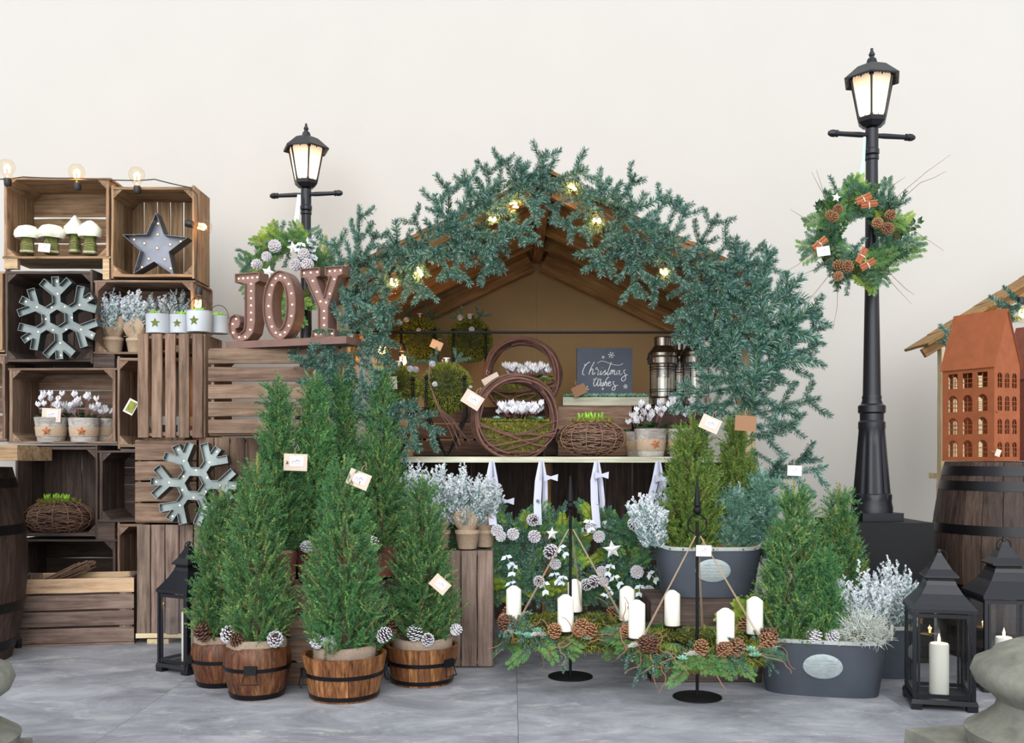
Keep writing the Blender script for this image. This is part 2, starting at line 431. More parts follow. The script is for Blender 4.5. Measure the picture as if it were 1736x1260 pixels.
# ------------------------------------------------------------------ the setting
def structure(o): o['kind'] = 'structure'; return o
WALL_Y = 5.92
wall = structure(MB().box((0, WALL_Y + 0.15, 2.9), (16, 0.3, 5.8)).build('wall_back', M['wall_plaster']))
wall['label'] = 'smooth cream plastered wall behind the display'; wall['category'] = 'wall'
floor = structure(MB().box((0, 2.4, -0.06), (16, 7.04, 0.1)).build('floor', M['stone_grey']))
floor['label'] = 'grey riven flagstone floor'; floor['category'] = 'floor'
_xs = [-7.6, -5.2, -2.72, -1.33, 0.02, 1.42, 2.75, 5.2, 7.6]; _ys = [-1.0, 1.9, 3.18, 4.44, 5.9]
for j in range(4):
    for i in range(8):
        a, b, c, d = _xs[i], _xs[i + 1], _ys[j], _ys[j + 1]
        g_ = 0.0014
        MB().box(((a + b) / 2, (c + d) / 2, -0.011), (b - a - g_, d - c - g_, 0.022)).build('flagstone', M['floor_stone'], floor)

# ------------------------------------------------------------------ planks and crates
_SL = {}
def slat_mesh(L, Wd, T, mat, var=0):
    key = (round(L, 3), round(Wd, 3), round(T, 3), mat, var)
    if key in _SL: return _SL[key]
    r_ = random.Random(hash(key[:3]) + var * 17); n = 5; vs, fs = [], []
    for i in range(n):
        x = -L / 2 + L * i / (n - 1); j = lambda s: r_.uniform(-s, s)
        w0 = Wd / 2 + j(Wd * .02); w1 = Wd / 2 + j(Wd * .02); z = j(T * .08)
        b = min(T * .18, .002)
        vs += [(x, -w0, -T / 2 + z), (x, w1, -T / 2 + z), (x, w1, T / 2 - b + z), (x, w1 - b, T / 2 + z), (x, -w0 + b, T / 2 + z), (x, -w0, T / 2 - b + z)]
    for i in range(n - 1):
        for k in range(6):
            k2 = (k + 1) % 6; fs.append((i * 6 + k, i * 6 + k2, (i + 1) * 6 + k2, (i + 1) * 6 + k))
    fs.append((5, 4, 3, 2, 1, 0)); fs.append(tuple((n - 1) * 6 + k for k in range(6)))
    mb = MB(); mb.add(vs, fs); _SL[key] = mb.mesh('slat', M[mat]); return _SL[key]
def slat(parent, c, xa, za, dims, mat, name='slat'):
    o = link(name, slat_mesh(dims[0], dims[1], dims[2], mat, rnd.randint(0, 3)), parent, mtx=basis(xa, za, c)); return o
_CB = {}
def corner_mesh(s, D, mat):
    k = (s, D, mat)
    if k not in _CB:
        mb = MB(); mb.add([(0, 0, 0), (0, s, 0), (0, 0, s), (D, 0, 0), (D, s, 0), (D, 0, s)], [(0, 1, 2), (3, 5, 4), (0, 3, 4, 1), (1, 4, 5, 2), (2, 5, 3, 0)]); _CB[k] = mb.mesh('corner_block', M[mat])
    return _CB[k]
def crate(label, loc, wx, wz, D, lay='h', mat='wood_brown', rotz=0.0, nb=4, ns=2, ne=3, t=0.011, flip=False, top=False, gap=0.008, matb=None, group='weathered wooden apple crates', skipback=(), tz=1.0, skin=None):
    """open-fronted crate: opening at local y=0 facing -Y, floor boards at y=D; origin at lower front left corner"""
    root = empty('wooden_crate', loc, label, 'crate', group, rotz)
    matb = matb or mat
    A = Vector((1, 0, 0)) if lay == 'h' else Vector((0, 0, 1)); B = Vector((0, 0, 1)) if lay == 'h' else Vector((1, 0, 0)); Y = Vector((0, 1, 0))
    La, Lb = (wx, wz) if lay == 'h' else (wz, wx)
    def T(v):
        if flip: v = Vector((wx - v.x, D - v.y, v.z))
        if top: v = Vector((v.x, v.z, D - v.y))
        return v
    def Tv(v):
        if flip: v = Vector((-v.x, -v.y, v.z))
        if top: v = Vector((v.x, v.z, -v.y))
        return v
    wb = Lb / nb - gap
    for i in range(nb):                                                    # bottom boards
        if i in skipback: continue
        slat(root, T(A * La / 2 + B * (Lb * (i + .5) / nb) + Y * (D - t / 2)), Tv(A), Tv(-Y if not flip else Y), (La, wb * rnd.uniform(.97, 1.02), t), matb)
    ws = (D - t) / ns - gap * .9
    for s in (0, 1):                                                       # long sides
        for i in range(ns):
            y = (D - t) * (i + .5) / ns
            slat(root, T(A * La / 2 + B * (t / 2 if s == 0 else Lb - t / 2) + Y * y), Tv(A), Tv(B * (1 if s == 0 else -1)), (La, ws, t), (skin or {}).get(i, mat))
    we = (D - t) / ne - .002
    for s in (0, 1):                                                       # end boards
        for i in range(ne):
            y = (D - t) * (i + .5) / ne
            slat(root, T(B * Lb / 2 + A * (t * 1.4 if s == 0 else La - t * 1.4) + Y * y), Tv(B), Tv(A * (1 if s == 0 else -1)), (Lb - 2 * t, we, t * 1.3), mat, 'end_board')
    cs = .045; t2 = t * 2.1
    for sa in (0, 1):
        for sb in (0, 1):
            o = Vector(A * (t2 if sa == 0 else La - t2) + B * (t if sb == 0 else Lb - t) + Y * .004)
            ya = A * (1 if sa == 0 else -1); zb = B * (1 if sb == 0 else -1)
            m = Matrix((Tv(Y), Tv(ya), Tv(zb))).transposed().to_4x4(); m.translation = T(o)
            link('corner_block', corner_mesh(cs, D - t - .006, mat), root, mtx=m)
    return root
def crate_px(label, x0, y0, x1, y1, d, D, lay='h', **k):
    """crate whose front face covers this rectangle of the photo at distance d"""
    a = P(x0, y1, d)
    return crate(label, a, px(x1 - x0, d), px(y1 - y0, d), D, lay, **k)

# the wall of stacked crates
DC = 5.0
crate_px('tan open crate at the top of the stack, holding the toadstools', 4, 301, 187, 438, DC, .30, 'h', mat='wood_tan', nb=3, skipback=())
crate_px('tan upright crate at the top of the stack, holding the zinc star', 188, 314, 329, 472, DC, .27, 'v', mat='wood_tan', nb=6, gap=.006)
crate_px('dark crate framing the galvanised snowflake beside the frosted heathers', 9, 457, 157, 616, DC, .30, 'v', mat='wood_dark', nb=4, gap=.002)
crate_px('brown crate holding frosted heathers above the white zinc pails', 158, 475, 330, 600, DC, .30, 'h', mat='wood_brown', nb=3)
crate_px('open crate holding birch pots of white cyclamen', 13, 624, 198, 752, DC, .30, 'h', mat='wood_brown', nb=4)
crate_px('upright open crate with a leaflet, next to the cyclamen crate', 199, 604, 322, 761, DC, .30, 'v', mat='wood_brown', nb=4)
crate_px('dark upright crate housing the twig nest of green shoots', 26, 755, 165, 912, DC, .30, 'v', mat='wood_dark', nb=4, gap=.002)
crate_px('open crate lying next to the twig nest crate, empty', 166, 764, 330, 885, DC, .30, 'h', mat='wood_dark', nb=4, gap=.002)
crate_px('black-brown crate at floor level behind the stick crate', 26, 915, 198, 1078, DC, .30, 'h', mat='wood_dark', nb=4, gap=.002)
crate_px('upright empty crate between the stick crate and the vertical board crate', 199, 886, 300, 1062, DC, .30, 'v', mat='wood_brown', nb=4, gap=.002)
crate_px('crate cut off by the photo edge next to the framed snowflake', -170, 460, 7, 597, DC, .30, 'h', mat='wood_tan', nb=3)
crate_px('crate cut off by the photo edge next to the cyclamen crate', -170, 600, 11, 748, DC, .30, 'h', mat='wood_brown', nb=3)
# spacer blocks between crates
for (x0, y0, x1, y1, lb) in ((10, 438, 32, 457, 'short pale block wedged under the toadstool crate'), (176, 438, 187, 475, 'thin upright pale block next to the toadstool crate corner'),
                             (160, 601, 196, 624, 'hollow brown block between heather crate and cyclamen crate'), (165, 885, 197, 915, 'brown block under the empty crate by the nest')):
    a = P((x0 + x1) / 2, (y0 + y1) / 2, DC + .02)
    tag(link('wood_block', slat_mesh(px(x1 - x0, DC), px(y1 - y0, DC), .03, 'wood_pale' if y0 < 450 else 'wood_dark'), None, mtx=basis((1, 0, 0), (0, -1, 0), a)), lb, 'block')
# the front row
crate_px('crate with five vertical slats under the white zinc pails', 231, 566, 346, 742, 4.75, .30, 'v', mat='wood_brown', flip=True, nb=5, gap=.016)
crate_px('crate with wide horizontal slats carrying the letter sign', 353, 590, 566, 738, 4.40, .30, 'h', mat='wood_brown', flip=True, nb=5, gap=.014)
crate_px('crate with horizontal slats behind the leaning snowflake', 229, 746, 333, 887, 4.78, .27, 'h', mat='wood_brown', flip=True, nb=4, gap=.006)
crate_px('crate with vertical boards beside the leaning snowflake', 336, 742, 470, 925, 4.78, .27, 'v', mat='wood_brown', flip=True, nb=5, gap=.005)
crate_px('crate with tall vertical boards behind the small black lantern', 231, 890, 352, 1076, 4.72, .27, 'v', mat='wood_grey', flip=True, nb=5, gap=.005)
crate_px('low crate hidden beyond the tall spruces, vertical boards', 356, 928, 480, 1084, 4.75, .27, 'v', mat='wood_grey', flip=True, nb=5, gap=.005)
pl = empty('timber_pallet', P(292, 1084, 4.72), 'pale sawn timber pallet under the vertical board crate', 'pallet')
slat(pl, (0, .13, .017), (1, 0, 0), (0, 0, 1), (px(122, 4.72), .27, .022), 'wood_new', 'board')
slat(pl, (-.07, .075, -.036), (0, 1, 0), (0, 0, 1), (.15, px(38, 4.6), .072), 'wood_new', 'foot_block')
slat(pl, (.12, .12, -.036), (0, 1, 0), (0, 0, 1), (.15, .09, .072), 'wood_new', 'foot_block')
# crate of sticks, open at the top
a = P(20, 1099, G(1099))
cr = crate('long low slatted crate filled with bundled sticks, pale top board', a, px(193, 4.7), .26, px(114, 4.75), 'h', mat='wood_grey', rotz=R(10), top=True, ns=4, nb=4, gap=.012, skin={0: 'wood_pale'})
st = empty('stick_bundle', P(95, 985, 4.85), 'bundle of thin brown sticks lying in the low crate', 'bundle')
for i in range(60):
    y = rnd.uniform(-.07, .07); z = rnd.uniform(-.012, .03); x1 = rnd.uniform(.1, .2)
    MB().tube([(-.28, y + rnd.uniform(-.02, .02), z - .075), (-.05, y * .8, z - .02), (x1, y * 1.1, z + .045 + x1 * .16)], .003, 5).build('stick', M['twig_nest'], st)
# crates near the spruces and tub
crate_px('upright grey crate with burlap pots on its top', 700, 934, 836, 1130, 4.19, .30, 'v', mat='wood_grey', flip=True, nb=5, gap=.005, rotz=0)
crate_px('dark crate hidden behind the wooden tubs, carrying the back spruces', 450, 1000, 612, 1163, 3.87, .33, 'h', mat='wood_brown', flip=True, nb=4, gap=.01)
crate_px('brown crate behind the tubs, next to the crate of burlap pots', 585, 985, 694, 1125, 4.2, .26, 'v', mat='wood_dark', flip=True, nb=4, gap=.006)
crate_px('dark brown crate under the zinc tub of two spruces', 1104, 1018, 1292, 1159, 3.92, .34, 'h', mat='wood_dark', flip=True, nb=3, gap=.012)
# crates standing on the shelf of the hut
ZS = .908
def shelf_crate(label, x0, y0, x1, d, D, mat, nb):
    z1 = H - (y0 - CY) * d / F; p = P(x0, 770, d); p.z = ZS
    crate(label, p, px(x1 - x0, d), z1 - ZS, D, 'h', mat=mat, flip=True, nb=nb, gap=.008)
shelf_crate('brown slatted crate on the shelf under the succulent tray', 946, 688, 1071, 5.0, .26, 'wood_brown', 2)
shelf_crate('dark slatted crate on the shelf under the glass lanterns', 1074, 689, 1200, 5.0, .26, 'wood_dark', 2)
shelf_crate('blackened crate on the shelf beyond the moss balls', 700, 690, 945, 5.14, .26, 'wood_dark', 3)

# ------------------------------------------------------------------ the market hut
HX, HY0, HY1 = .147, 4.36, 5.80
hut = empty('market_hut', (HX, 0, 0), 'open timber market hut with pitched plank roof and shelf', 'hut')
RZ, EZ, HW = 2.11, 1.65, .98
sl = math.atan2(RZ - EZ, HW); SLEN = math.hypot(RZ - EZ, HW)
for s in (-1, 1):
    dirv = Vector((s * math.cos(sl), 0, -math.sin(sl))); nrm = Vector((s * math.sin(sl), 0, math.cos(sl)))
    nP = 11
    for i in range(nP):
        c = Vector((0, (HY0 + HY1) / 2, RZ)) + dirv * (SLEN * (i + .5) / nP + .012) + nrm * (.056 + .004 * (i % 2))
        slat(hut, c, (0, 1, 0), nrm, (HY1 - HY0, SLEN / nP + .004, .016), 'wood_roof', 'roof_plank')
    for y in (HY0 + .03, 4.72, 5.08, 5.44, 5.765):
        c = Vector((0, y, RZ)) + dirv * (SLEN / 2 + .02) + nrm * .012
        slat(hut, c, dirv, nrm, (SLEN - .04, .045, .08), 'wood_roof', 'rafter')
    c = Vector((0, 5.70, RZ - .045)) + dirv * (SLEN / 2 + .02)
    slat(hut, c, dirv, (0, -1, 0), (SLEN - .05, .12, .05), 'wood_roof', 'truss_board')
    for y in (4.47, 5.70):
        slat(hut, Vector((s * .93, y, .80)), (0, 0, 1), (0, -1, 0), (1.60, .07, .07), 'wood_new', 'post')
    slat(hut, Vector((s * .93, 5.08, 1.60)), (0, 1, 0), (0, 0, 1), (1.26, .07, .07), 'wood_roof', 'wall_plate')
    slat(hut, Vector((s * .915, 4.72, 1.38)), (0, .8, .75), (s, 0, 0), (.62, .07, .035), 'wood_roof', 'brace')
    slat(hut, Vector((s * .93, 5.08, .86)), (0, 1, 0), (0, 0, 1), (1.2, .05, .07), 'wood_new', 'rail')
slat(hut, (0, (HY0 + HY1) / 2, RZ + .0), (0, 1, 0), (0, 0, 1), (HY1 - HY0 - .02, .05, .11), 'wood_roof', 'ridge_beam')
for s in (-1, 1):
    slat(hut, (s * .04, (HY0 + HY1) / 2, RZ + .066), (0, 1, 0), (s * math.sin(sl), 0, math.cos(sl)), (HY1 - HY0 + .02, .11, .014), 'wood_roof', 'ridge_cap')
for i in range(5):
    slat(hut, (0, 4.58 + i * .19, ZS - .009), (1, 0, 0), (0, 0, 1), (1.80, .186, .016), 'wood_shelf', 'shelf_board')
slat(hut, (0, 4.478, ZS - .014), (1, 0, 0), (0, -1, 0), (1.80, .027, .018), 'wood_shelf', 'shelf_edge')
slat(hut, (0.03, 5.0, .44), (0, 0, 1), (0, -1, 0), (.86, .045, .045), 'wood_roof', 'leg')
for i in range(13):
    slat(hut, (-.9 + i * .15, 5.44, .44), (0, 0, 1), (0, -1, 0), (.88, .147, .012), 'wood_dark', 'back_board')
MB().tube([(-.93, 4.43, 1.40), (-.93, 4.43, 1.474), (.93, 4.43, 1.474), (.93, 4.43, 1.40)], .006, 8).build('hanging_rail', M['black_iron'], hut)

for s in (-1, 1):                                                          # added sheets, tan to put the hut's shade on the wall behind into colour
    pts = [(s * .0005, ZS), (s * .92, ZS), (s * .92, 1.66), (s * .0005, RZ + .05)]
    MB().prism(pts, 5.815, 5.83).build('wall_shade_sheet', M['tan_wall_shade'], hut)
# a second hut, mostly outside the frame
h2 = empty('market_hut', P(1600, 830, 5.2), 'second timber hut behind the rusty houses, roof edge showing', 'hut')
p0 = P(1572, 588, 5.1); p1 = P(1760, 472, 5.1); d2 = (p1 - p0); L2 = d2.length + .5; dv = d2.normalized()
base2 = h2.location
for i in range(8):
    c = p0 + dv * (L2 * (i + .5) / 8) + Vector((0, .13, .012 + .004 * (i % 2))) - base2
    slat(h2, c, (0, 1, 0), Vector((-dv.z, 0, dv.x)), (.30, L2 / 8 + .01, .014), 'wood_roof', 'roof_plank')
slat(h2, p0 + dv * L2 / 2 + Vector((0, .05, -.03)) - base2, dv, (0, -1, 0), (L2, .05, .03), 'wood_roof', 'rafter')
for (x, y0, y1, w_) in ((1602, 592, 822, 20),):
    a, b = P(x, y0, 5.15), P(x, y1, 5.15)
    slat(h2, (a + b) / 2 - base2, (0, 0, 1), (0, -1, 0), ((a - b).length, px(w_, 5.15), .05), 'wood_new', 'post')
for i in range(6):
    a = P(1665, 610 + i * 38, 5.3)
    slat(h2, a - base2, (1, 0, 0), (0, -1, 0), (.42, .11, .014), 'wood_new', 'side_board')
slat(h2, P(1660, 826, 5.2) - base2, (1, 0, 0), (0, -1, 0), (.40, .045, .05), 'wood_new', 'rail')
rg = p0 + dv * L2; dm = Vector((dv.x, 0, -dv.z))                                # the far slope, post and boards of that hut
for i in range(8):
    slat(h2, rg + dm * (L2 * (i + .5) / 8) + Vector((0, .13, .012 + .004 * (i % 2))) - base2, (0, 1, 0), Vector((dv.z, 0, dv.x)), (.30, L2 / 8 + .01, .014), 'wood_roof', 'roof_plank')
slat(h2, rg + dm * L2 / 2 + Vector((0, .05, -.03)) - base2, dm, (0, -1, 0), (L2, .05, .03), 'wood_roof', 'rafter')
xr = 2 * rg.x - P(1602, 592, 5.15).x
for (xx, za, zb) in ((P(1602, 592, 5.15).x, 0, .76), (xr, 0, 1.47)): slat(h2, Vector((xx, 5.16, (za + zb) / 2)) - base2, (0, 0, 1), (0, -1, 0), (zb - za, .06, .05), 'wood_new', 'post')
slat(h2, Vector(((xr + P(1602, 592, 5.15).x) / 2, 5.2, .80)) - base2, (1, 0, 0), (0, 0, 1), (xr - P(1602, 592, 5.15).x, .3, .03), 'wood_new', 'counter')
tag(slat(None, (2.42, 5.05, .40), (.30, .0, 1), (0, -1, 0), (.86, .04, .03), 'wood_new', 'timber_plank'), 'pale leaning timber plank next to the oak barrel with houses', 'plank')
# ------------------------------------------------------------------ plant builders
def spruce_soup(seed, h, r, mi=(0, 1, 2), dens=1.0, L=.0115, w=.0023, up=1.0):
    g = np.random.default_rng(seed); n = int(430 * dens * (h / .7) ** .7)
    t = 1 - (1 - g.uniform(0, .99, n)) ** .62; t = np.clip(t, 0, .98)
    prof = lambda q: r * (1 - q) ** .62 * np.clip(.74 + q * 2.2, 0, 1.0)
    az = g.uniform(0, 2 * np.pi, n); rad = prof(t) * g.uniform(.80, 1.06, n)
    lump = 1 + .12 * np.sin(az * 3 + t * 9 + seed) ; rad = rad * lump
    ro = np.stack([np.cos(az), np.sin(az), np.zeros(n)], 1); z = np.array([0, 0, 1.0])
    tip = ro * rad[:, None] + z * (t * h)[:, None] + z * g.uniform(.0, .035, n)[:, None]
    d = norm(ro * (.80 - .45 * t)[:, None] + z * (.55 + .6 * t)[:, None] * up + g.normal(0, .16, (n, 3)))
    ln = g.uniform(.09, .17, n) * (h / .7) ** .5 * (1 - .35 * t)
    A = tip - d * ln[:, None]
    S, E = [], []
    for k in range(4):
        s = g.uniform(.15, .85, n)[:, None]; b = A + (tip - A) * s
        e = norm(d * 1.0 + g.normal(0, .42, (n, 3)) + ro * .2 + z * .25); S.append(b); E.append(b + e * g.uniform(.03, .06, n)[:, None])
    S = np.concatenate(S); E = np.concatenate(E)
    # leader
    ld = 5; lz = np.linspace(.86, 1.0, ld + 1) * h
    LA = np.stack([np.zeros(ld), np.zeros(ld), lz[:-1]], 1); LB = np.stack([np.zeros(ld), np.zeros(ld), lz[1:]], 1)
    # inner shoots
    ni = n // 2; ti = g.uniform(0, .9, ni); ai = g.uniform(0, 2 * np.pi, ni); ri = prof(ti) * g.uniform(.2, .7, ni)
    ioo = np.stack([np.cos(ai), np.sin(ai), np.zeros(ni)], 1); IA = ioo * ri[:, None] + z * (ti * h)[:, None]; IB = IA + norm(ioo * .7 + z * .6 + g.normal(0, .3, (ni, 3))) * .07
    q = g.uniform(size=len(S)) < .30
    parts = [(needles(g, A, tip, 104, L * 1.0, 58, w), mi[0]), (needles(g, S[~q], E[~q], 34, L * .85, 58, w), mi[0]), (needles(g, S[q], E[q], 36, L * .8, 55, w), mi[1]),
             (needles(g, LA, LB, 34, L * 1.1, 42, w), mi[1]), (needles(g, IA, IB, 56, L * 1.25, 55, w * 1.3), mi[0]),
             (twigs(A[: n // 2], tip[: n // 2], .0017, .0009), mi[2]), (twigs(LA, LB, .0024, .0018), mi[2])]
    return soup(parts)
def heather_soup(seed, h, r, spikes=22, frost=.62, lean=(0, 0)):
    g = np.random.default_rng(seed); z = np.array([0, 0, 1.0]); S, E, HT = [], [], []
    for i in range(int(spikes * 2.2)):
        a = g.uniform(0, 2 * np.pi); q = math.sqrt(g.uniform(0, 1)); b = np.array([math.cos(a), math.sin(a), 0]) * r * q
        hh = h * (1 - .35 * q) * g.uniform(.8, 1.05); top = b * 1.15 + z * hh + np.array([lean[0], lean[1], 0]) * hh / h
        b0 = b * .45
        for k in range(32):
            s = .12 + .88 * k / 31; p = b0 + (top - b0) * s; ang = g.uniform(0, 2 * np.pi)
            o = np.array([math.cos(ang), math.sin(ang), .9]); o /= np.linalg.norm(o)
            S.append(p); E.append(p + o * (.024 * (1.08 - s) + .009)); HT.append(p[2] / h)
    S, E, HT = np.array(S), np.array(E), np.array(HT)
    q = g.uniform(size=len(S)) < np.clip(frost * (.55 + 1.1 * HT), 0, .95)
    return soup([(needles(g, S[q], E[q], 18, .0066, 58, .0042), 0), (needles(g, S[~q], E[~q], 16, .0066, 58, .0036), 1), (twigs(S, E, .0011, .0006), 1)])
def bush_soup(seed, r, n=420):
    """silvery wiry ball of fine crossing twigs"""
    g = np.random.default_rng(seed); d = norm(g.normal(size=(n, 3))); d[:, 2] = np.abs(d[:, 2]) - .15
    A = d * r * g.uniform(.1, .6, n)[:, None]; B = d * r * g.uniform(.85, 1.05, n)[:, None] + g.normal(0, r * .12, (n, 3))
    s = g.uniform(.3, .9, n * 4)[:, None]; A2 = np.repeat(A, 4, 0); B2 = np.repeat(B, 4, 0); m = A2 + (B2 - A2) * s
    e = m + norm(g.normal(size=m.shape) + norm(B2 - A2)) * r * .22
    return soup([(twigs(A, B, .0009, .0006), 0), (twigs(m, e, .0008, .0005), 0)])
def moss_soup(seed, pts, nrm, k=1, L=.011, w=.004):
    g = np.random.default_rng(seed); n = len(pts); d = norm(nrm + g.normal(0, .55, (n, 3)))
    s = norm(np.cross(d, g.normal(size=(n, 3)))) * w / 2; ln = L * g.uniform(.5, 1.3, n)[:, None]
    T = np.stack([pts - s, pts + s, pts + d * ln], 1); mi = (g.uniform(size=n) < .45).astype(int)
    return T, mi
def sph_pts(g, n, r, c=(0, 0, 0), zmin=-1.0):
    d = norm(g.normal(size=(n, 3))); d = d[d[:, 2] > zmin]
    return d * r + np.array(c), d

# fir branches, cedar sprays: a handful of shared meshes ---------------------------------
def fir_mesh(seed, L, sides, sub=False, nl=.0255, mats=('fir_needle', 'fir_bloom', 'fir_stem'), dens=2100, bloom=.42):
    g = np.random.default_rng(seed); S, E, K = [], [], []
    nseg = 6; sag = g.uniform(-.06, .06) * L; bend = g.uniform(-.12, .12) * L
    ax = [np.array([L * i / nseg, bend * (i / nseg) ** 2, sag * (i / nseg) ** 2]) for i in range(nseg + 1)]
    at = lambda t: ax[min(int(t * nseg), nseg - 1)] + (ax[min(int(t * nseg), nseg - 1) + 1] - ax[min(int(t * nseg), nseg - 1)]) * (t * nseg - min(int(t * nseg), nseg - 1))
    for i in range(nseg): S.append(ax[i]); E.append(ax[i + 1])
    for k in range(sides):
        t = .12 + .70 * k / max(1, sides - 1) if sides > 1 else .5
        for s in (-1, 1):
            if g.uniform() < .10: continue
            a = np.radians(g.uniform(42, 62)) * s; ln = L * g.uniform(.38, .55) * (1 - .4 * t)
            ln = max(.085, min(.15, ln)); b = at(min(.98, t + g.uniform(-.03, .03)))
            d1 = np.array([math.cos(a), math.sin(a), g.uniform(-.15, .2)]); d2 = np.array([math.cos(a * .75), math.sin(a * .75), g.uniform(-.2, .15)])
            m = b + d1 * ln * .55; e = m + d2 * ln * .5
            S += [b, m]; E += [m, e]
            if (sub and ln > .12):
                for s2 in (-1, 1):
                    a2 = a + np.radians(46) * s2; l2 = ln * g.uniform(.38, .5); S.append(m); E.append(m + np.array([math.cos(a2), math.sin(a2), g.uniform(-.1, .1)]) * l2)
    S, E = np.array(S), np.array(E); ln = np.linalg.norm(E - S, axis=1); parts = []
    nr = np.tile(np.array([[0, 0, 1.0]]), (len(S), 1))
    for i in range(len(S)):
        k = max(8, int(ln[i] * dens)); q = int(k * bloom)
        parts.append((needles(g, S[i:i + 1], E[i:i + 1], k - q, nl, 60, .0030, nr[i:i + 1], 105, True, lj=.1, tip=.85, fall=.3), 0))
        parts.append((needles(g, S[i:i + 1], E[i:i + 1], q, nl * .95, 60, .0030, nr[i:i + 1], 120, True, lj=.1, tip=.85, fall=.3), 1))
    parts.append((twigs(S, E, .0032, .0024), 2))
    T, mi = soup(parts); return tri_mesh('fir_branch', T, mi, [M[m] for m in mats])
FIR = [(.13, [fir_mesh(s, .13, 1) for s in (1, 2, 3)]), (.20, [fir_mesh(s, .20, 2) for s in (4, 5, 6)]), (.29, [fir_mesh(s, .29, 3) for s in (7, 8, 9)]), (.40, [fir_mesh(s, .40, 4, True) for s in (10, 11)])]
SPRIG = [fir_mesh(s, .11, 1, nl=.018, dens=1700) for s in (12, 13)]
SHOOT = [fir_mesh(s, .12, 0, False) for s in (21, 22)]
def fir_between(parent, a, b, origin, nrm=(0, -1, 0), roll=35, name='fir_branch', pool=None):
    v = b - a; ln = v.length; L, ms = min(FIR, key=lambda q: abs(math.log(q[0] / ln)))
    n = Vector(nrm).copy(); n.rotate(Quaternion(v.normalized(), R(rnd.uniform(-roll, roll))))
    return link(name, rnd.choice(ms), parent, mtx=basis(v, n, a - origin, ln / L))
def cedar_mesh(seed, L, mats, fan=1.0, dens=1.0):
    g = np.random.default_rng(seed); S, E = [], []; n = int(11 * dens)
    for k in range(n):
        t = .08 + .9 * k / (n - 1); b = np.array([L * t, 0, -.08 * L * t * t])
        for s in (-1, 1):
            a = np.radians(g.uniform(32, 50)) * s * fan; ln = L * .42 * (1 - .72 * t) * g.uniform(.8, 1.15) + .012
            d = np.array([math.cos(a), math.sin(a), g.uniform(-.18, .1)]); e = b + d * ln; S.append(b); E.append(e)
            for q in range(5):
                tt = .2 + .16 * q
                for s2 in (-1, 1):
                    a2 = a + np.radians(38) * s2; l2 = ln * .32 * (1.15 - tt) + .006; p = b + d * ln * tt
                    S.append(p); E.append(p + np.array([math.cos(a2), math.sin(a2), g.uniform(-.2, .2)]) * l2)
    S, E = np.array(S), np.array(E); ax = norm(E - S); sd = norm(np.cross(ax, np.array([0, 0, 1.0]) + g.normal(0, .3, (len(S), 3)))) * .0021; md = (S + E) / 2
    T = np.concatenate([np.stack([S - sd * .5, md + sd, E], 1), np.stack([S + sd * .5, E, md - sd], 1)])
    mi = np.zeros(len(T), int); st = twigs(np.array([[0, 0, 0.]]), np.array([[L, 0, -.08 * L]]), .0016, .0008)
    return tri_mesh('cedar_spray', np.concatenate([T, st]), np.concatenate([mi, np.ones(len(st), int)]), [M[mats], M['twig_curl']])
CEDAR = {c: [cedar_mesh(30 + i * 3 + k, .15, c) for k in range(2)] for i, c in enumerate(('cedar_green', 'cedar_lime', 'cedar_deep'))}
def leafy_mesh(seed, L, mat, lw=.022, ll=.04, n=7, stem='bark'):
    """stem with broad opposite leaves, each leaf a folded 4-triangle blade"""
    g = np.random.default_rng(seed); T = []
    for k in range(n):
        t = .15 + .85 * k / (n - 1); b = np.array([L * t, 0, 0])
        for s in (-1, 1):
            a = np.radians(g.uniform(40, 75)) * s * (1 - .5 * (k == n - 1)); d = np.array([math.cos(a), math.sin(a), g.uniform(-.2, .5)]); d /= np.linalg.norm(d)
            sd = np.cross(d, [0, 0, 1]); sd /= np.linalg.norm(sd); u = np.cross(sd, d); l = ll * g.uniform(.75, 1.1); m = b + d * l * .45 - u * l * .08; e = b + d * l
            T += [(b, m + sd * lw / 2 + u * l * .08, m), (b, m, m - sd * lw / 2 + u * l * .08), (m, m + sd * lw / 2 + u * l * .08, e), (m, e, m - sd * lw / 2 + u * l * .08)]
    st = twigs(np.array([[0, 0, 0.]]), np.array([[L, 0, 0]]), .0016, .001)
    return tri_mesh('leafy_sprig', np.concatenate([np.array(T), st]), np.concatenate([np.zeros(len(T), int), np.ones(len(st), int)]), [M[mat], M[stem]])
LEAFY = [leafy_mesh(s, .12, 'leaf_dark') for s in (1, 2)]
SILVER = [leafy_mesh(s, .045, 'leaf_silver', .022, .038, 2, 'leaf_silver') for s in (3, 4)]
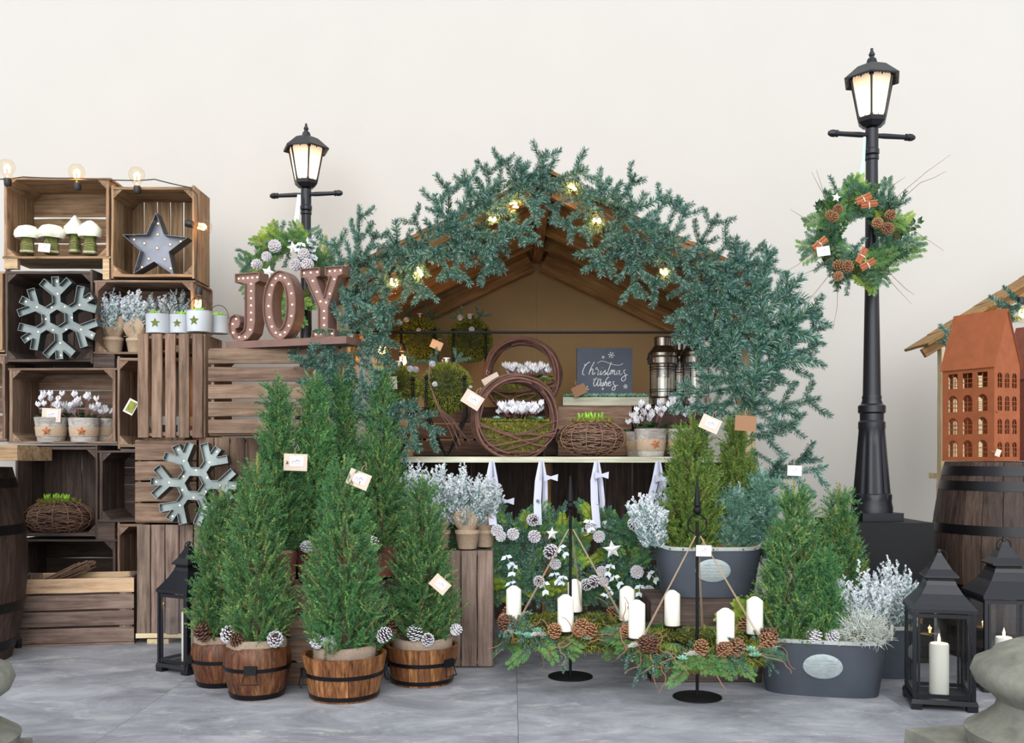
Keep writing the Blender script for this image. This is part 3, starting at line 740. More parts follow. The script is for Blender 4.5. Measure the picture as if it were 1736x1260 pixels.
# pine cones ------------------------------------------------------------------------------
def cone_mesh(seed, h, r, mats, n=46, flare=.75, w=.80):
    """pine cone standing on its base, scales in a spiral; mats = (scale, scale edge)"""
    g = random.Random(seed); mb = MB()
    mb.lathe([(r * .35, h * .03), (r * .5, h * .3), (r * .4, h * .65), (r * .1, h * .95)], 8)
    for i in range(n):
        t = (i + .5) / n; a = i * 2.39996; z = h * (.04 + .88 * t); pr = math.sin(math.pi * (.16 + .78 * t)) ** .75
        rr = r * pr; el = R(5 + 62 * t) ; s = r * w * (1 - .55 * t)
        ra = Vector((math.cos(a), math.sin(a), 0)); ta = Vector((-math.sin(a), math.cos(a), 0)); d = (ra * math.cos(el) + Vector((0, 0, 1)) * math.sin(el)); up = d.cross(ta) * -1
        b = ra * rr * .25 + Vector((0, 0, z)); e = ra * rr + Vector((0, 0, z + rr * math.sin(el) * .55)); k = (e - b) * .72 + b; th = r * .09
        up = (e - b).cross(ta).normalized() * -1
        vs = [b - ta * s * .2, b + ta * s * .2, k + ta * s * .5, k - ta * s * .5, k + ta * s * .5 + up * th, k - ta * s * .5 + up * th, e + up * th * 1.6, e - up * th * .3]
        mb.add([tuple(v) for v in vs], [(0, 1, 2, 3), (0, 5, 4, 1)], 0)
        mb.add([tuple(v) for v in vs], [(3, 2, 7), (4, 5, 6), (2, 4, 6, 7), (5, 3, 7, 6)], 1)
    return mb.mesh('pine_cone', [M[m] for m in mats], False, recalc=False)
CONE = {'brown': [cone_mesh(1, .062, .030, ('cone_brown', 'cone_tip')), cone_mesh(2, .05, .027, ('cone_brown', 'cone_tip'))],
        'frost': [cone_mesh(3, .062, .029, ('cone_dark', 'cone_frost')), cone_mesh(4, .05, .027, ('cone_dark', 'cone_frost'))],
        'white': [cone_mesh(5, .05, .028, ('cone_greywhite', 'cone_frost')), cone_mesh(6, .042, .026, ('cone_greywhite', 'cone_frost'))],
        'dark': [cone_mesh(7, .06, .032, ('cone_dark', 'cone_brown'))]}
def cone_part(parent, kind, loc, axis, s=1.0, name='pine_cone'):
    ax = Vector(axis).normalized(); q = Vector((0, 0, 1)).rotation_difference(ax).to_matrix().to_4x4(); q = q @ Matrix.Rotation(rnd.uniform(0, 6), 4, 'Z') @ Matrix.Diagonal((s, s, s, 1)); q.translation = Vector(loc)
    return link(name, rnd.choice(CONE[kind]), parent, mtx=q)
def cone_at(label, x, y, d, kind, axis, s=1.0, group='pine cones laid on the pots'):
    axis = (axis[0], axis[1] * .7, axis[2] + .35); s = s * 1.08
    o = cone_part(None, kind, P(x, y, d) - Vector(axis).normalized() * .025 * s, axis, s); return tag(o, label, 'pine cone', group)

# ------------------------------------------------------------------ pots
def stave_tub(parent, name, prof, n, mat, hoops, thick=.014, handles=(), gap=.0015, hoopmat='hoop_iron', smooth=True):
    """tub of staves: prof = [(r, z)...] outside; staves are sub-parts, hoops too"""
    pot = empty(name, (0, 0, 0)); pot.parent = parent
    rm = max(p[0] for p in prof); da = math.pi / n - gap / rm / 2; vs, fs = [], []; k = 4
    m = len(prof)
    for (r, z) in prof:
        for j in range(k): a = -da + 2 * da * j / (k - 1); vs.append((r * math.cos(a), r * math.sin(a), z))
        for j in range(k): a = da - 2 * da * j / (k - 1); vs.append(((r - thick) * math.cos(a), (r - thick) * math.sin(a), z))
    w_ = 2 * k
    for i in range(m - 1):
        for j in range(w_): j2 = (j + 1) % w_; fs.append((i * w_ + j, i * w_ + j2, (i + 1) * w_ + j2, (i + 1) * w_ + j))
    fs.append(tuple(range(w_ - 1, -1, -1))); fs.append(tuple((m - 1) * w_ + j for j in range(w_)))
    # lay the grain (local X) along the stave's height
    rot = Matrix(((0, 0, 1, 0), (0, 1, 0, 0), (-1, 0, 0, 0), (0, 0, 0, 1)))
    mb = MB(); mb.add([tuple(rot @ Vector(v)) for v in vs], fs); me = mb.mesh('stave', M[mat], True, 40)
    for i in range(n): link('stave', me, pot, mtx=Matrix.Rotation(2 * math.pi * i / n + .1, 4, 'Z') @ rot.inverted())
    def rad(z):
        for i in range(m - 1):
            if prof[i][1] <= z <= prof[i + 1][1]:
                q = (z - prof[i][1]) / (prof[i + 1][1] - prof[i][1]); return prof[i][0] + (prof[i + 1][0] - prof[i][0]) * q
        return prof[-1][0]
    for (z, hh) in hoops:
        r0, r1 = rad(z - hh / 2) + .0005, rad(z + hh / 2) + .0005
        MB().lathe([(r0 - .003, z - hh / 2), (r0 + .0022, z - hh / 2), (r1 + .0022, z + hh / 2), (r1 - .003, z + hh / 2)], 40, cap0=False, cap1=False).build('hoop', M[hoopmat], pot, True, 40)
    MB().lathe([(prof[0][0] - thick * .5, prof[0][1] + .004), (prof[0][0] - thick * .5, prof[0][1] + .016)], 32).build('base', M[mat], pot)
    for az in handles:
        hb = MB(); z = hoops[-1][0]; r0 = rad(z) + .004; mt = Matrix.Rotation(az, 4, 'Z')
        hb.box((r0 + .004, 0, z + .006), (.016, .046, .030), 0, mt)
        s = .031
        hb.tube([mt @ Vector(q) for q in ((r0 + .010, -.018, z), (r0 + .016, -s, z - .044), (r0 + .016, s, z - .044), (r0 + .010, .018, z))], .0024, 6)
        hb.build('handle', M['black_iron'], pot)
    return pot
def burlap_top(parent, r, z, dip=.012, seed=0, mat='burlap_grey', h=.022):
    rr = random.Random(seed); ph = [rr.uniform(0, 6) for _ in range(4)]
    fn = lambda a, zz: 1 + .03 * math.sin(3 * a + ph[0]) + .02 * math.sin(7 * a + ph[1])
    mb = MB(); pr = [(r * .97, z - .03), (r * 1.0, z - .006), (r * 1.005, z + h * .5), (r * .94, z + h), (r * .82, z + h * .8), (r * .5, z + h * .6 - dip), (r * .05, z + h * .6 - dip)]
    mb.lathe(pr, 36, cap0=False, cap1=True, fn=fn); return mb.build('burlap_liner', M[mat], parent, True, 60)
def tree_parts(parent, z0, h, r, seed, mats=('spruce_needle', 'spruce_tip', 'twig_orange'), dens=1.0, **k):
    T, mi = spruce_soup(seed, h, r, dens=dens, **k); T = T + np.array([0, 0, z0])
    f = link('foliage', tri_mesh('foliage', T, mi, [M[m] for m in mats]), parent); f['kind'] = 'stuff'
    MB().tube([(0, 0, z0 - .03), (0, 0, z0 + h * .5), (0, 0, z0 + h * .9)], [.011, .007, .002], 7).build('trunk', M['bark'], parent)
def potted_spruce(label, x, dgr, h, r, seed, pot, z=0.0, group='potted dwarf spruces in front', lean=0):
    loc = P(x, 770, dgr); loc.z = z
    t = empty('potted_spruce', loc, label, 'potted tree', group, rotz=rnd.uniform(0, .2))
    top = pot(t, seed); tree_parts(t, top + .012, h, r, seed); return t
def keg(s):
    def f(t, seed):
        stave_tub(t, 'wooden_keg', [(.098 * s, 0), (.112 * s, .05 * s), (.124 * s, .10 * s), (.128 * s, .14 * s), (.124 * s, .175 * s), (.112 * s, .195 * s)], 16, 'wood_keg', [(.012, .018), (.115 * s, .014)], handles=(R(-95), R(85)) if s == 1 else (R(-160), R(20)), gap=.0003)
        burlap_top(t, .112 * s, .20 * s, seed=seed); return .205 * s
    return f
def tub(r0, r1, h, inner, rise, handles):
    def f(t, seed):
        stave_tub(t, 'wooden_tub', [(r0, 0), ((r0 + r1) / 2, h / 2), (r1, h)], 20, 'wood_tub', [(.016, .016), (h * .58, .015)], handles=handles)
        burlap_top(t, inner, h + rise, seed=seed); MB().lathe([(inner * .98, h * .3), (inner, h + rise - .02)], 24).build('root_ball', M['burlap_grey'], t, True); return h + rise + .008
    return f
def darkpot(t, seed):
    MB().lathe([(.062, 0), (.066, .004), (.074, .10), (.078, .13), (.070, .135), (.066, .10)], 24, cap1=False).build('bark_pot', M['concrete_pot'], t, True)
    burlap_top(t, .070, .125, seed=seed); return .135
potted_spruce('spruce in a brown keg next to the small black lantern', 374, 3.90, .60, .145, 11, keg(.9))
potted_spruce('spruce in a brown keg with a black drop handle facing out', 436, 3.72, .70, .160, 12, keg(1.0))
potted_spruce('spruce in the frontmost slatted half-barrel tub', 584, 3.70, .72, .195, 13, tub(.128, .160, .165, .118, .012, (R(-158), R(22))))
potted_spruce('spruce in a slatted tub beside the upright grey crate', 716, 3.94, .66, .172, 14, tub(.122, .146, .15, .122, .012, (R(-40), R(140))))
ZA = .92 - (1000 - 770) * 3.87 / F + .002
ZB = .92 - (985 - 770) * 4.2 / F + .002
gb = 'dwarf spruces in the back row'
potted_spruce('back-row spruce beside the vertical boards, tip over the letter crate', 472, 4.00, .72, .135, 15, darkpot, ZA, gb)
potted_spruce('back-row spruce with the square kraft tag on its front', 534, 4.10, .74, .130, 16, darkpot, ZA, gb)
potted_spruce('slim back-row spruce between the two kraft tags', 582, 4.33, .80, .120, 17, darkpot, ZB, gb)
potted_spruce('back-row spruce next to the frosted heather pots', 646, 4.34, .80, .150, 18, darkpot, ZB, gb)

# zinc tubs and what grows in them ---------------------------------------------------------
def zinc_tub(label, x, dgr, z, Lx, Wy, h, rotz, seed):
    loc = P(x, 770, dgr); loc.z = z
    t = empty('zinc_tub', loc, label, 'tub', 'grey zinc tubs', rotz)
    n = 56; e = 2 / 3.6
    def ring(s, z, sx=1.0):
        o = []
        for k in range(n):
            a = 2 * math.pi * k / n; c, s_ = math.cos(a), math.sin(a)
            o.append((Lx / 2 * s * sx * math.copysign(abs(c) ** e, c), Wy / 2 * s * math.copysign(abs(s_) ** e, s_), z + (.028 * abs(c) ** 6 if z > h * .6 else 0)))
        return o
    def loft(rings, close=False):
        vs = [p for r_ in rings for p in r_]; fs = []
        for i in range(len(rings) - 1):
            for k in range(n): k2 = (k + 1) % n; fs.append((i * n + k, i * n + k2, (i + 1) * n + k2, (i + 1) * n + k))
        if close: fs.append(tuple(range(n - 1, -1, -1)))
        return MB().add(vs, fs)
    loft([ring(.84, 0), ring(.845, .006), ring(1.0, h), ring(.985, h), ring(.86, h * .3)], True).build('body', M['zinc_tub'], t, True, 40)
    loft([ring(1.0, h - .012), ring(1.012, h - .012), ring(1.018, h + .003), ring(.98, h + .003), ring(.98, h - .008)]).build('rim', M['zinc_rim'], t, True, 40)
    for k in range(0, n, 3):
        p = ring(1.016, h - .006)[k]; MB().sphere(p, .004, 6, 4).build('rivet', M['zinc_tub'], t)
    for s in (-1, 1):                                   # strap handles rising over the rim
        pts = [(s * Lx * .5, -Wy * .2, h - .002), (s * Lx * .515, -Wy * .16, h + .052), (s * Lx * .515, Wy * .16, h + .052), (s * Lx * .5, Wy * .2, h - .002)]
        MB().tube(pts, .007, 8).build('handle', M['zinc_rim'], t, True)
    slope = math.atan2(Wy / 2 * .155, h)
    pq = MB(); pq.lathe([(.072, 0), (.072, .003), (.064, .005), (.0, .006)], 40, cap1=False, mtx=Matrix.Diagonal((1, .66, 1, 1)))
    mp = Matrix.Translation((0, -Wy / 2 * .932, h * .55)) @ Matrix.Rotation(R(90) + slope, 4, 'X')
    po = pq.build('plaque', M['zinc_plaque'], t, True, 30, mtx=mp); po['label'] = 'oval embossed silver plaque'
    dt = MB(); g = random.Random(seed)
    for row in range(5):
        for k in range(17):
            x_ = -.048 + .006 * k; y_ = -.024 + .012 * row
            if (x_ / .056) ** 2 + (y_ / .035) ** 2 < 1: dt.box((x_, y_, .0062), (.004, .0045, .0016))
    dt.build('embossing', M['zinc_rim'], po)
    gg = np.random.default_rng(seed); q = gg.uniform(-1, 1, (5200, 2)); q = q[(np.abs(q) ** 3.4).sum(1) < .97]
    pts = np.stack([q[:, 0] * Lx / 2 * .97, q[:, 1] * Wy / 2 * .97, h - .012 + .018 * (1 - (q ** 2).sum(1) * .6) + gg.uniform(-.004, .004, len(q))], 1)
    T, mi = moss_soup(seed, pts, np.tile([[0, 0, 1.]], (len(pts), 1)), L=.013, w=.006)
    mo = link('moss_top', tri_mesh('moss_top', T, mi, [M['moss_leaf'], M['moss_leaf2']]), t); mo['kind'] = 'stuff'
    loft([ring(.95, h - .03), ring(.96, h - .012), ring(.5, h - .001), ring(.02, h)]).build('soil', M['soil_moss'], t, True)
    return t
ZC = .92 - (1018 - 770) * 3.92 / F + .002
zinc_tub('zinc tub raised on a crate, with two olive-green spruces', 1198, 4.09, ZC, .445, .27, .205, 0, 1)
zinc_tub('zinc tub on the floor with an oval plaque and frosted plants', 1391, 3.80, 0, .50, .28, .215, R(-14), 2)
zinc_tub('zinc tub half hidden by the floor tub near the lamp plinth', 1470, 4.10, 0, .38, .24, .215, R(-20), 3)
def plant(name, label, x, ybase, d, T, mi, mats, cat, group, z=None, rotz=0, part='foliage'):
    loc = P(x, ybase, d)
    if z is not None: loc.z = z
    t = empty(name, loc, label, cat, group, rotz)
    f = link(part, tri_mesh(part, T, mi, [M[m] for m in mats]), t); f['kind'] = 'stuff'
    return t
OL = ('spruce2_needle', 'spruce2_tip', 'twig_orange'); GR = ('spruce_needle', 'spruce_tip', 'twig_orange'); BL = ('blue_needle', 'fir_bloom', 'twig_curl')
def tub_tree(label, x, ybase, d, ytop, r, seed, mats, group='spruces growing in the zinc tubs', **k):
    h = px(ybase - ytop, d); T, mi = spruce_soup(seed, h, r, **k)
    t = plant('dwarf_spruce', label, x, ybase, d, T, mi, mats, 'tree', group)
    MB().tube([(0, 0, -.02), (0, 0, h * .9)], [.010, .002], 7).build('trunk', M['bark'], t); return t
tub_tree('broad olive-green spruce with white card, in the raised zinc tub', 1172, 932, 4.06, 708, .165, 21, OL, dens=1.1)
tub_tree('darker olive spruce behind the broad one in the raised zinc tub', 1248, 930, 4.18, 700, .130, 22, OL)
tub_tree('tall green spruce in the floor zinc tub', 1346, 1088, 3.80, 814, .180, 23, GR, dens=1.15)
tub_tree('shorter green spruce in front of the black lamp plinth', 1424, 1080, 4.05, 822, .135, 24, ('spruce_needle', 'spruce2_tip', 'twig_orange'))
tub_tree('short bushy green spruce at the edge of the floor tub', 1398, 1086, 3.74, 930, .085, 25, GR)
tub_tree('small blue-green spruce next to the frosted sprig', 1243, 934, 4.03, 838, .075, 26, BL, group='blue-green spruce seedlings', L=.019, w=.0022, dens=.55)
tub_tree('larger blue-green spruce at the end of the raised tub', 1292, 934, 4.08, 806, .085, 27, BL, group='blue-green spruce seedlings', L=.019, w=.0022, dens=.6)
FM = ('frost', 'frost_green')
gh = 'white frosted heathers'
def heather(label, x, yb, d, ytop, wpx, seed, lean=(0, 0), spikes=22, frost=.62, z=None):
    T, mi = heather_soup(seed, px(yb - ytop, d), px(wpx, d) / 2, spikes, frost, lean)
    return plant('frosted_heather', label, x, yb, d, T, mi, FM, 'heather', gh)
heather('frosted heather hanging over the end of the raised zinc tub', 1108, 936, 4.02, 828, 66, 31, (-.05, -.02))
heather('frosted sprig between the two blue-green seedlings', 1252, 925, 4.10, 818, 26, 32, spikes=5, frost=.95)
heather('frosted heather behind the silver wiry bush', 1458, 1086, 3.80, 955, 105, 33, spikes=30, frost=.75)
heather('frosted heather near the lamp plinth above the hidden tub', 1512, 1075, 4.02, 938, 80, 34, spikes=26)
heather('frosted heather peeking over the zinc tub behind the broad spruce', 1128, 925, 4.2, 806, 40, 36, spikes=10)
T, mi = bush_soup(41, px(52, 3.72)); plant('silver_bush', 'silvery wiry bush in the floor zinc tub', 1458, 1078, 3.71, T, mi, ('silver_bush',), 'bush', None, part='twigs')
# thuja beside the raised tub
th = empty('thuja_sprig', P(1282, 1070, 3.86), 'yellow-green thuja sprigs behind the single candle near the floor tub', 'thuja')
for i in range(16):
    v = Vector((rnd.uniform(-1, .15), rnd.uniform(-.3, .3), rnd.uniform(.1, .9))).normalized(); link('spray', rnd.choice(CEDAR['cedar_lime']), th, mtx=basis(v, (0, -1, .2), (rnd.uniform(-.03, .03), 0, rnd.uniform(-.02, .06)), rnd.uniform(.5, .85)))
# cones on pots
cone_at('dark pine cone on the keg next to the small black lantern', 345, 1074, 3.80, 'dark', (-.5, -.3, .5), 1.05)
cone_at('white-tipped cone on the handled keg, outer one of the pair', 387, 1077, 3.66, 'frost', (.4, -.8, .4))
cone_at('dark white-tipped cone on the handled keg, inner one of the pair', 402, 1086, 3.63, 'dark', (.6, -.6, .2), .85)
cone_at('white-tipped cone alone on the far side of the handled keg', 466, 1085, 3.64, 'frost', (.2, -.9, .1))
cone_at('chalky white cone on the frontmost tub, tilted one', 537, 1086, 3.60, 'white', (-.3, -.7, .5), 1.0)
cone_at('chalky white cone on the frontmost tub, flat facing one', 559, 1089, 3.585, 'white', (.1, -1, .1), 1.0)
cone_at('large upright white-tipped cone on the tub beside the grey crate', 703, 1073, 3.83, 'frost', (-.1, -.3, 1), 1.1)
cone_at('small white-tipped cone on the tub beside the grey crate', 725, 1086, 3.82, 'frost', (.1, -.9, .2), .85)
cone_at('grey white-tipped cone at the crate side of the slatted tub', 774, 1066, 3.86, 'white', (.5, -.3, .6), .9)
cone_at('brown frosted cone between the two slatted tubs', 650, 1078, 3.66, 'frost', (.6, -.3, .3), .9)
cone_at('dark cone on the rim of the slatted tub, behind the frontmost spruce', 662, 1064, 3.86, 'dark', (-.4, -.3, .6), .95)
cone_at('white cone in the back row above the frontmost tub spruce', 519, 925, 3.97, 'white', (-.2, -.5, .6), .95)
cone_at('upright white cone in the back row next to the slatted tub spruce', 629, 926, 4.20, 'frost', (0, -.3, 1), 1.15)
cone_at('lilac-white cone on moss in the floor zinc tub, upright one', 1380, 1076, 3.68, 'white', (0, -.3, 1), 1.1)
cone_at('lilac-white cone on moss beside the silver wiry bush', 1412, 1077, 3.67, 'white', (.3, -.8, .3), 1.0)
cone_at('small brown cone on the moss of the raised tub, near the blue seedlings', 1222, 932, 3.99, 'brown', (.2, -.8, .2), .6)
cone_at('tiny dark cone on the moss of the raised tub by the candle stand', 1208, 928, 4.0, 'dark', (-.2, -.8, .3), .6)
# ------------------------------------------------------------------ street lamps
def street_lamp(label, x, d, yaw, plinth, kind_group='black street lamps'):
    loc = P(x, 770, d); loc.z = 0
    t = empty('street_lamp', loc, label, 'street lamp', kind_group, yaw)
    MB().box((0, 0, plinth / 2), (.40, .40, plinth)).build('plinth_box', M['black_iron'], t, rot=(0, 0, -yaw))
    MB().box((0, 0, plinth + .018), (.20, .20, .036)).build('foot_plate', M['black_metal'], t)
    z0 = .653
    flute = lambda a, z: 1 - .09 * (0.5 + .5 * math.cos(10 * a)) ** 2 if .72 < z < 1.03 else 1
    pr = [(.092, z0), (.092, z0 + .02), (.086, z0 + .05), (.088, .715), (.088, .735), (.082, .74), (.058, 1.03), (.060, 1.04), (.060, 1.065), (.053, 1.075), (.053, 1.105), (.061, 1.112), (.061, 1.142), (.048, 1.15), (.042, 1.17), (.044, 1.18), (.041, 1.19)]
    pr2 = []
    for i in range(len(pr) - 1):
        pr2.append(pr[i])
        if pr[i][1] == .74:
            for k in range(1, 8): q = k / 8; pr2.append((.082 + (.058 - .082) * q, .74 + .29 * q))
    pr2.append(pr[-1])
    MB().lathe(pr2, 64, fn=flute).build('fluted_base', M['black_metal'], t, True, 30)
    MB().lathe([(.040, 1.19), (.0315, 1.66), (.027, 2.27), (.031, 2.275), (.031, 2.29), (.027, 2.295), (.033, 2.30), (.033, 2.32), (.029, 2.325), (.029, 2.415), (.018, 2.425)], 32).build('shaft', M['black_metal'], t, True, 30)
    for s in (-1, 1):
        MB().lathe([(.010, .025), (.0125, .06), (.011, .165), (.016, .168), (.016, .176), (.013, .18), (.017, .185), (.016, .20), (.009, .213), (0.001, .215)], 16, mtx=Matrix.Translation((0, 0, 2.387)) @ Matrix.Rotation(s * math.pi / 2, 4, 'Y')).build('cross_arm', M['black_metal'], t, True, 30)
    hexa = 0.0
    rb, rt, zb, zt = .064, .104, 2.46, 2.652
    MB().lathe([(.02, 2.418), (.045, 2.425), (.066, 2.445), (.070, 2.462), (.062, 2.466)], 6, a0=hexa).build('lantern_cup', M['black_metal'], t)
    for k in range(6):
        a, b = hexa + k * math.pi / 3, hexa + (k + 1) * math.pi / 3
        va = [(rb * math.cos(a), rb * math.sin(a), zb), (rt * math.cos(a), rt * math.sin(a), zt)]
        MB().tube(va, .0052, 6).build('glazing_bar', M['black_metal'], t)
        q = .965; vs = [(rb * q * math.cos(a), rb * q * math.sin(a), zb), (rb * q * math.cos(b), rb * q * math.sin(b), zb), (rt * q * math.cos(b), rt * q * math.sin(b), zt), (rt * q * math.cos(a), rt * q * math.sin(a), zt)]
        nx = Vector((math.cos((a + b) / 2), math.sin((a + b) / 2), 0)) * .003
        pane = MB(); pane.add([tuple(Vector(v)) for v in vs], [(0, 1, 2, 3)]); pane.build('pane', M['frosted_pane'], t)
        # scalloped frets hanging from the eave and standing on the cup
        fr = MB()
        for (zz, sgn, rr) in ((zt - .002, -1, rt * .99), (zb + .002, 1, rb * 1.0)):
            pa = Vector((rr * math.cos(a), rr * math.sin(a), zz)); pb = Vector((rr * math.cos(b), rr * math.sin(b), zz)); nn = 7
            for j in range(nn):
                u0, u1 = j / nn, (j + 1) / nn; hgt = .020 if j in (0, nn - 1) else (.016 if j == nn // 2 else .009)
                hgt *= 1 if sgn < 0 else .55
                p_, q_ = pa.lerp(pb, u0), pa.lerp(pb, u1); m_ = (p_ + q_) / 2 + Vector((0, 0, sgn * hgt))
                fr.add([tuple(p_), tuple(q_), tuple(m_), tuple(p_ + nx), tuple(q_ + nx), tuple(m_ + nx)], [(0, 1, 2), (5, 4, 3), (0, 3, 4, 1), (1, 4, 5, 2), (2, 5, 3, 0)])
        fr.build('fret', M['black_metal'], t)
    MB().lathe([(.104, 2.654), (.134, 2.634), (.136, 2.642), (.104, 2.670), (.070, 2.700), (.042, 2.712), (.028, 2.716), (.022, 2.735), (.016, 2.742)], 6, a0=hexa, cap0=False).build('lantern_roof', M['black_metal'], t, False)
    MB().lathe([(.014, 2.738), (.010, 2.750), (.014, 2.756), (.014, 2.760), (.007, 2.775), (.006, 2.782), (.007, 2.786), (.001, 2.790)], 14).build('finial', M['black_metal'], t, True, 40)
    MB().sphere((0, 0, 2.53), .016, 12, 8).build('light_bulb', M['lamp_bulb'], t, True)
    li = bpy.data.lights.new('lamp_glow', 'POINT'); li.energy = 2.3; li.color = (1.0, .74, .44); li.shadow_soft_size = .02
    lo = bpy.data.objects.new('lamp_glow', li); COL.objects.link(lo); lo.parent = t; lo.location = (0, 0, 2.53)
    return t
street_lamp('tall black street lamp on a black box plinth, cinnamon wreath tied on', 1478, 4.48, R(9), .617)
street_lamp('farther black street lamp behind the letter sign', 519, 5.5, R(-9), .617)

# ------------------------------------------------------------------ festoon lights
def festoon(label, pts, d, bulbs, droop=.03, light=1.0):
    """pts: cable knots (pixels); bulbs: (x, y, hang direction, depth)"""
    o0 = P(pts[0][0], pts[0][1], pts[0][2] if len(pts[0]) > 2 else d)
    t = empty('festoon_lights', o0, label, 'string lights')
    cp = []
    K = [P(p[0], p[1], p[2] if len(p) > 2 else d) - o0 for p in pts]
    for i in range(len(K) - 1):
        for k in range(6):
            q = k / 6; v = K[i].lerp(K[i + 1], q); v.z -= droop * (K[i + 1] - K[i]).length * 4 * q * (1 - q); cp.append(v)
    cp.append(K[-1]); MB().tube(cp, .0028, 6).build('cable', M['cable_black'], t)
    for (x, y, dv, dd) in bulbs:
        c = P(x, y, dd) - o0; dv = Vector(dv).normalized()
        b = empty('bulb', c); b.parent = t
        q = Vector((0, 0, 1)).rotation_difference(dv).to_matrix().to_4x4(); b.matrix_basis = Matrix.Translation(c) @ q @ Matrix.Diagonal((1.3, 1.3, 1.3, 1))
        MB().lathe([(.012, -.062), (.014, -.058), (.014, -.036), (.011, -.032)], 14).build('socket', M['cable_black'], b, True, 40)
        MB().lathe([(.011, -.034), (.013, -.028), (.022, -.014), (.030, .002), (.0315, .014), (.027, .028), (.017, .038), (.001, .042)], 20, cap0=False, cap1=False).build('glass', M['bulb_glass'], b, True)
        MB().tube([(-.008, 0, -.012), (-.010, 0, .012), (-.004, .003, .018), (0, 0, .010), (.004, -.003, .018), (.010, 0, .012), (.008, 0, -.012)], .0034, 6).build('filament', M['filament'], b)
        if light:
            li = bpy.data.lights.new('bulb_glow', 'POINT'); li.energy = .42 * light; li.color = (1.0, .55, .20); li.shadow_soft_size = .012
            lo = bpy.data.objects.new('bulb_glow', li); COL.objects.link(lo); lo.parent = b; lo.location = (0, 0, .008)
    return t
UPV = (0, -.1, 1); DN = (0, -.2, -1)
festoon('warm bulbs strung along the roof edge of the hut', [(640, 490), (700, 440), (780, 400), (860, 345), (922, 305), (985, 320), (1050, 385), (1130, 445), (1190, 480)], 4.33,
        [(668, 478, (.1, -.5, -.8), 4.27), (712, 460, (.35, -.5, -.8), 4.25), (835, 371, (0, -.8, -.5), 4.27), (871, 348, (.5, -.8, -.2), 4.27), (970, 318, (.2, -.8, -.4), 4.26), (1012, 373, (0, -.8, -.5), 4.26), (1125, 460, (0, -.7, -.6), 4.27)])
festoon('warm bulbs inside the hut near the moss balls', [(640, 560), (672, 585), (640, 600)], 4.9, [(683, 610, (.1, 0, -1), 4.9), (648, 592, (-.2, 0, -1), 4.75)], light=4.5)
festoon('warm bulb glowing through the fir near the glass lanterns', [(1200, 540), (1236, 570)], 4.75, [(1236, 588, (0, 0, -1), 4.75)], light=2.0)
festoon('clear bulbs along the top and side of the crate stack', [(0, 304), (40, 300), (130, 302), (232, 306), (262, 304), (322, 318), (334, 330, 4.98), (336, 375, 4.98), (332, 470, 4.98), (336, 500, 4.98)], 4.985,
        [(12, 288, UPV, 4.985), (130, 296, UPV, 4.985), (232, 301, UPV, 4.985), (341, 384, (.9, 0, -.2), 4.97), (336, 514, DN, 4.96)], droop=.01, light=.8)
festoon('bulb glimpsed between the slatted crates', [(348, 610, 4.95), (346, 640, 4.95)], 4.95, [(346, 656, DN, 4.95)], light=.8)
festoon('bulb under the roof of the second hut', [(1700, 520), (1736, 515)], 5.0, [(1733, 530, DN, 4.98)], light=1.0)

# ------------------------------------------------------------------ fir garlands on the hut
def garland(label, segs, d, jit=.04, roll=35):
    o0 = P(segs[0][0], segs[0][1], d); t = empty('fir_garland', o0, label, 'garland', 'fir garlands on the hut')
    for (x0, y0, x1, y1) in segs:
        d_ = d + (.14 if x1 < 592 and y1 < 592 else 0)
        a = P(x0, y0, d + rnd.uniform(-jit, jit) + (d_ - d)); b = P(x1, y1, d_ + rnd.uniform(-jit, jit) - rnd.uniform(0, .05))
        fir_between(t, a, b, o0, (rnd.uniform(-.3, .3), -1, rnd.uniform(-.1, .5)), roll)
    return t
garland('blue-green fir branches covering the hut post next to the letter sign', [
    (650, 690, 748, 742), (640, 690, 700, 770), (660, 680, 690, 700), (575, 640, 495, 590), (590, 610, 645, 640), (600, 600, 535, 655), (595, 560, 520, 628), (600, 510, 668, 525), (600, 545, 662, 560), (605, 475, 662, 500),
    (600, 585, 655, 590), (590, 480, 565, 408), (600, 460, 619, 352), (612, 455, 642, 395), (620, 455, 690, 478), (590, 525, 572, 590), (590, 625, 598, 690), (602, 650, 562, 700), (580, 560, 610, 460),
    (590, 700, 625, 650), (600, 600, 660, 600), (640, 560, 655, 470), (600, 520, 640, 590), (585, 450, 660, 440), (575, 500, 650, 540), (590, 600, 545, 610), (570, 660, 520, 600), (595, 705, 645, 710), (600, 430, 575, 500), (600, 480, 590, 560), (610, 650, 650, 720)], 4.34)
garland('blue-green fir branches along the roof edge next to the far street lamp', [
    (690, 440, 652, 395), (690, 430, 702, 495), (725, 420, 698, 365), (745, 405, 736, 332), (762, 390, 757, 312), (762, 395, 806, 320), (770, 400, 776, 472), (795, 392, 828, 465), (700, 445, 722, 505), (800, 385, 865, 405),
    (805, 400, 902, 388), (820, 388, 838, 465), (842, 372, 896, 412), (830, 375, 835, 278), (842, 335, 856, 268), (862, 335, 882, 282), (880, 328, 900, 278), (892, 325, 924, 256), (880, 335, 922, 360), (900, 328, 948, 360),
    (910, 318, 995, 288), (740, 415, 762, 470), (740, 420, 690, 455), (700, 420, 770, 390), (760, 395, 840, 350), (820, 360, 900, 315), (800, 370, 790, 300), (680, 450, 740, 430), (720, 420, 660, 430), (850, 350, 800, 330), (860, 340, 930, 300), (780, 400, 740, 350), (900, 330, 870, 300), (650, 460, 700, 410), (720, 430, 800, 440), (760, 410, 840, 425)], 4.30)
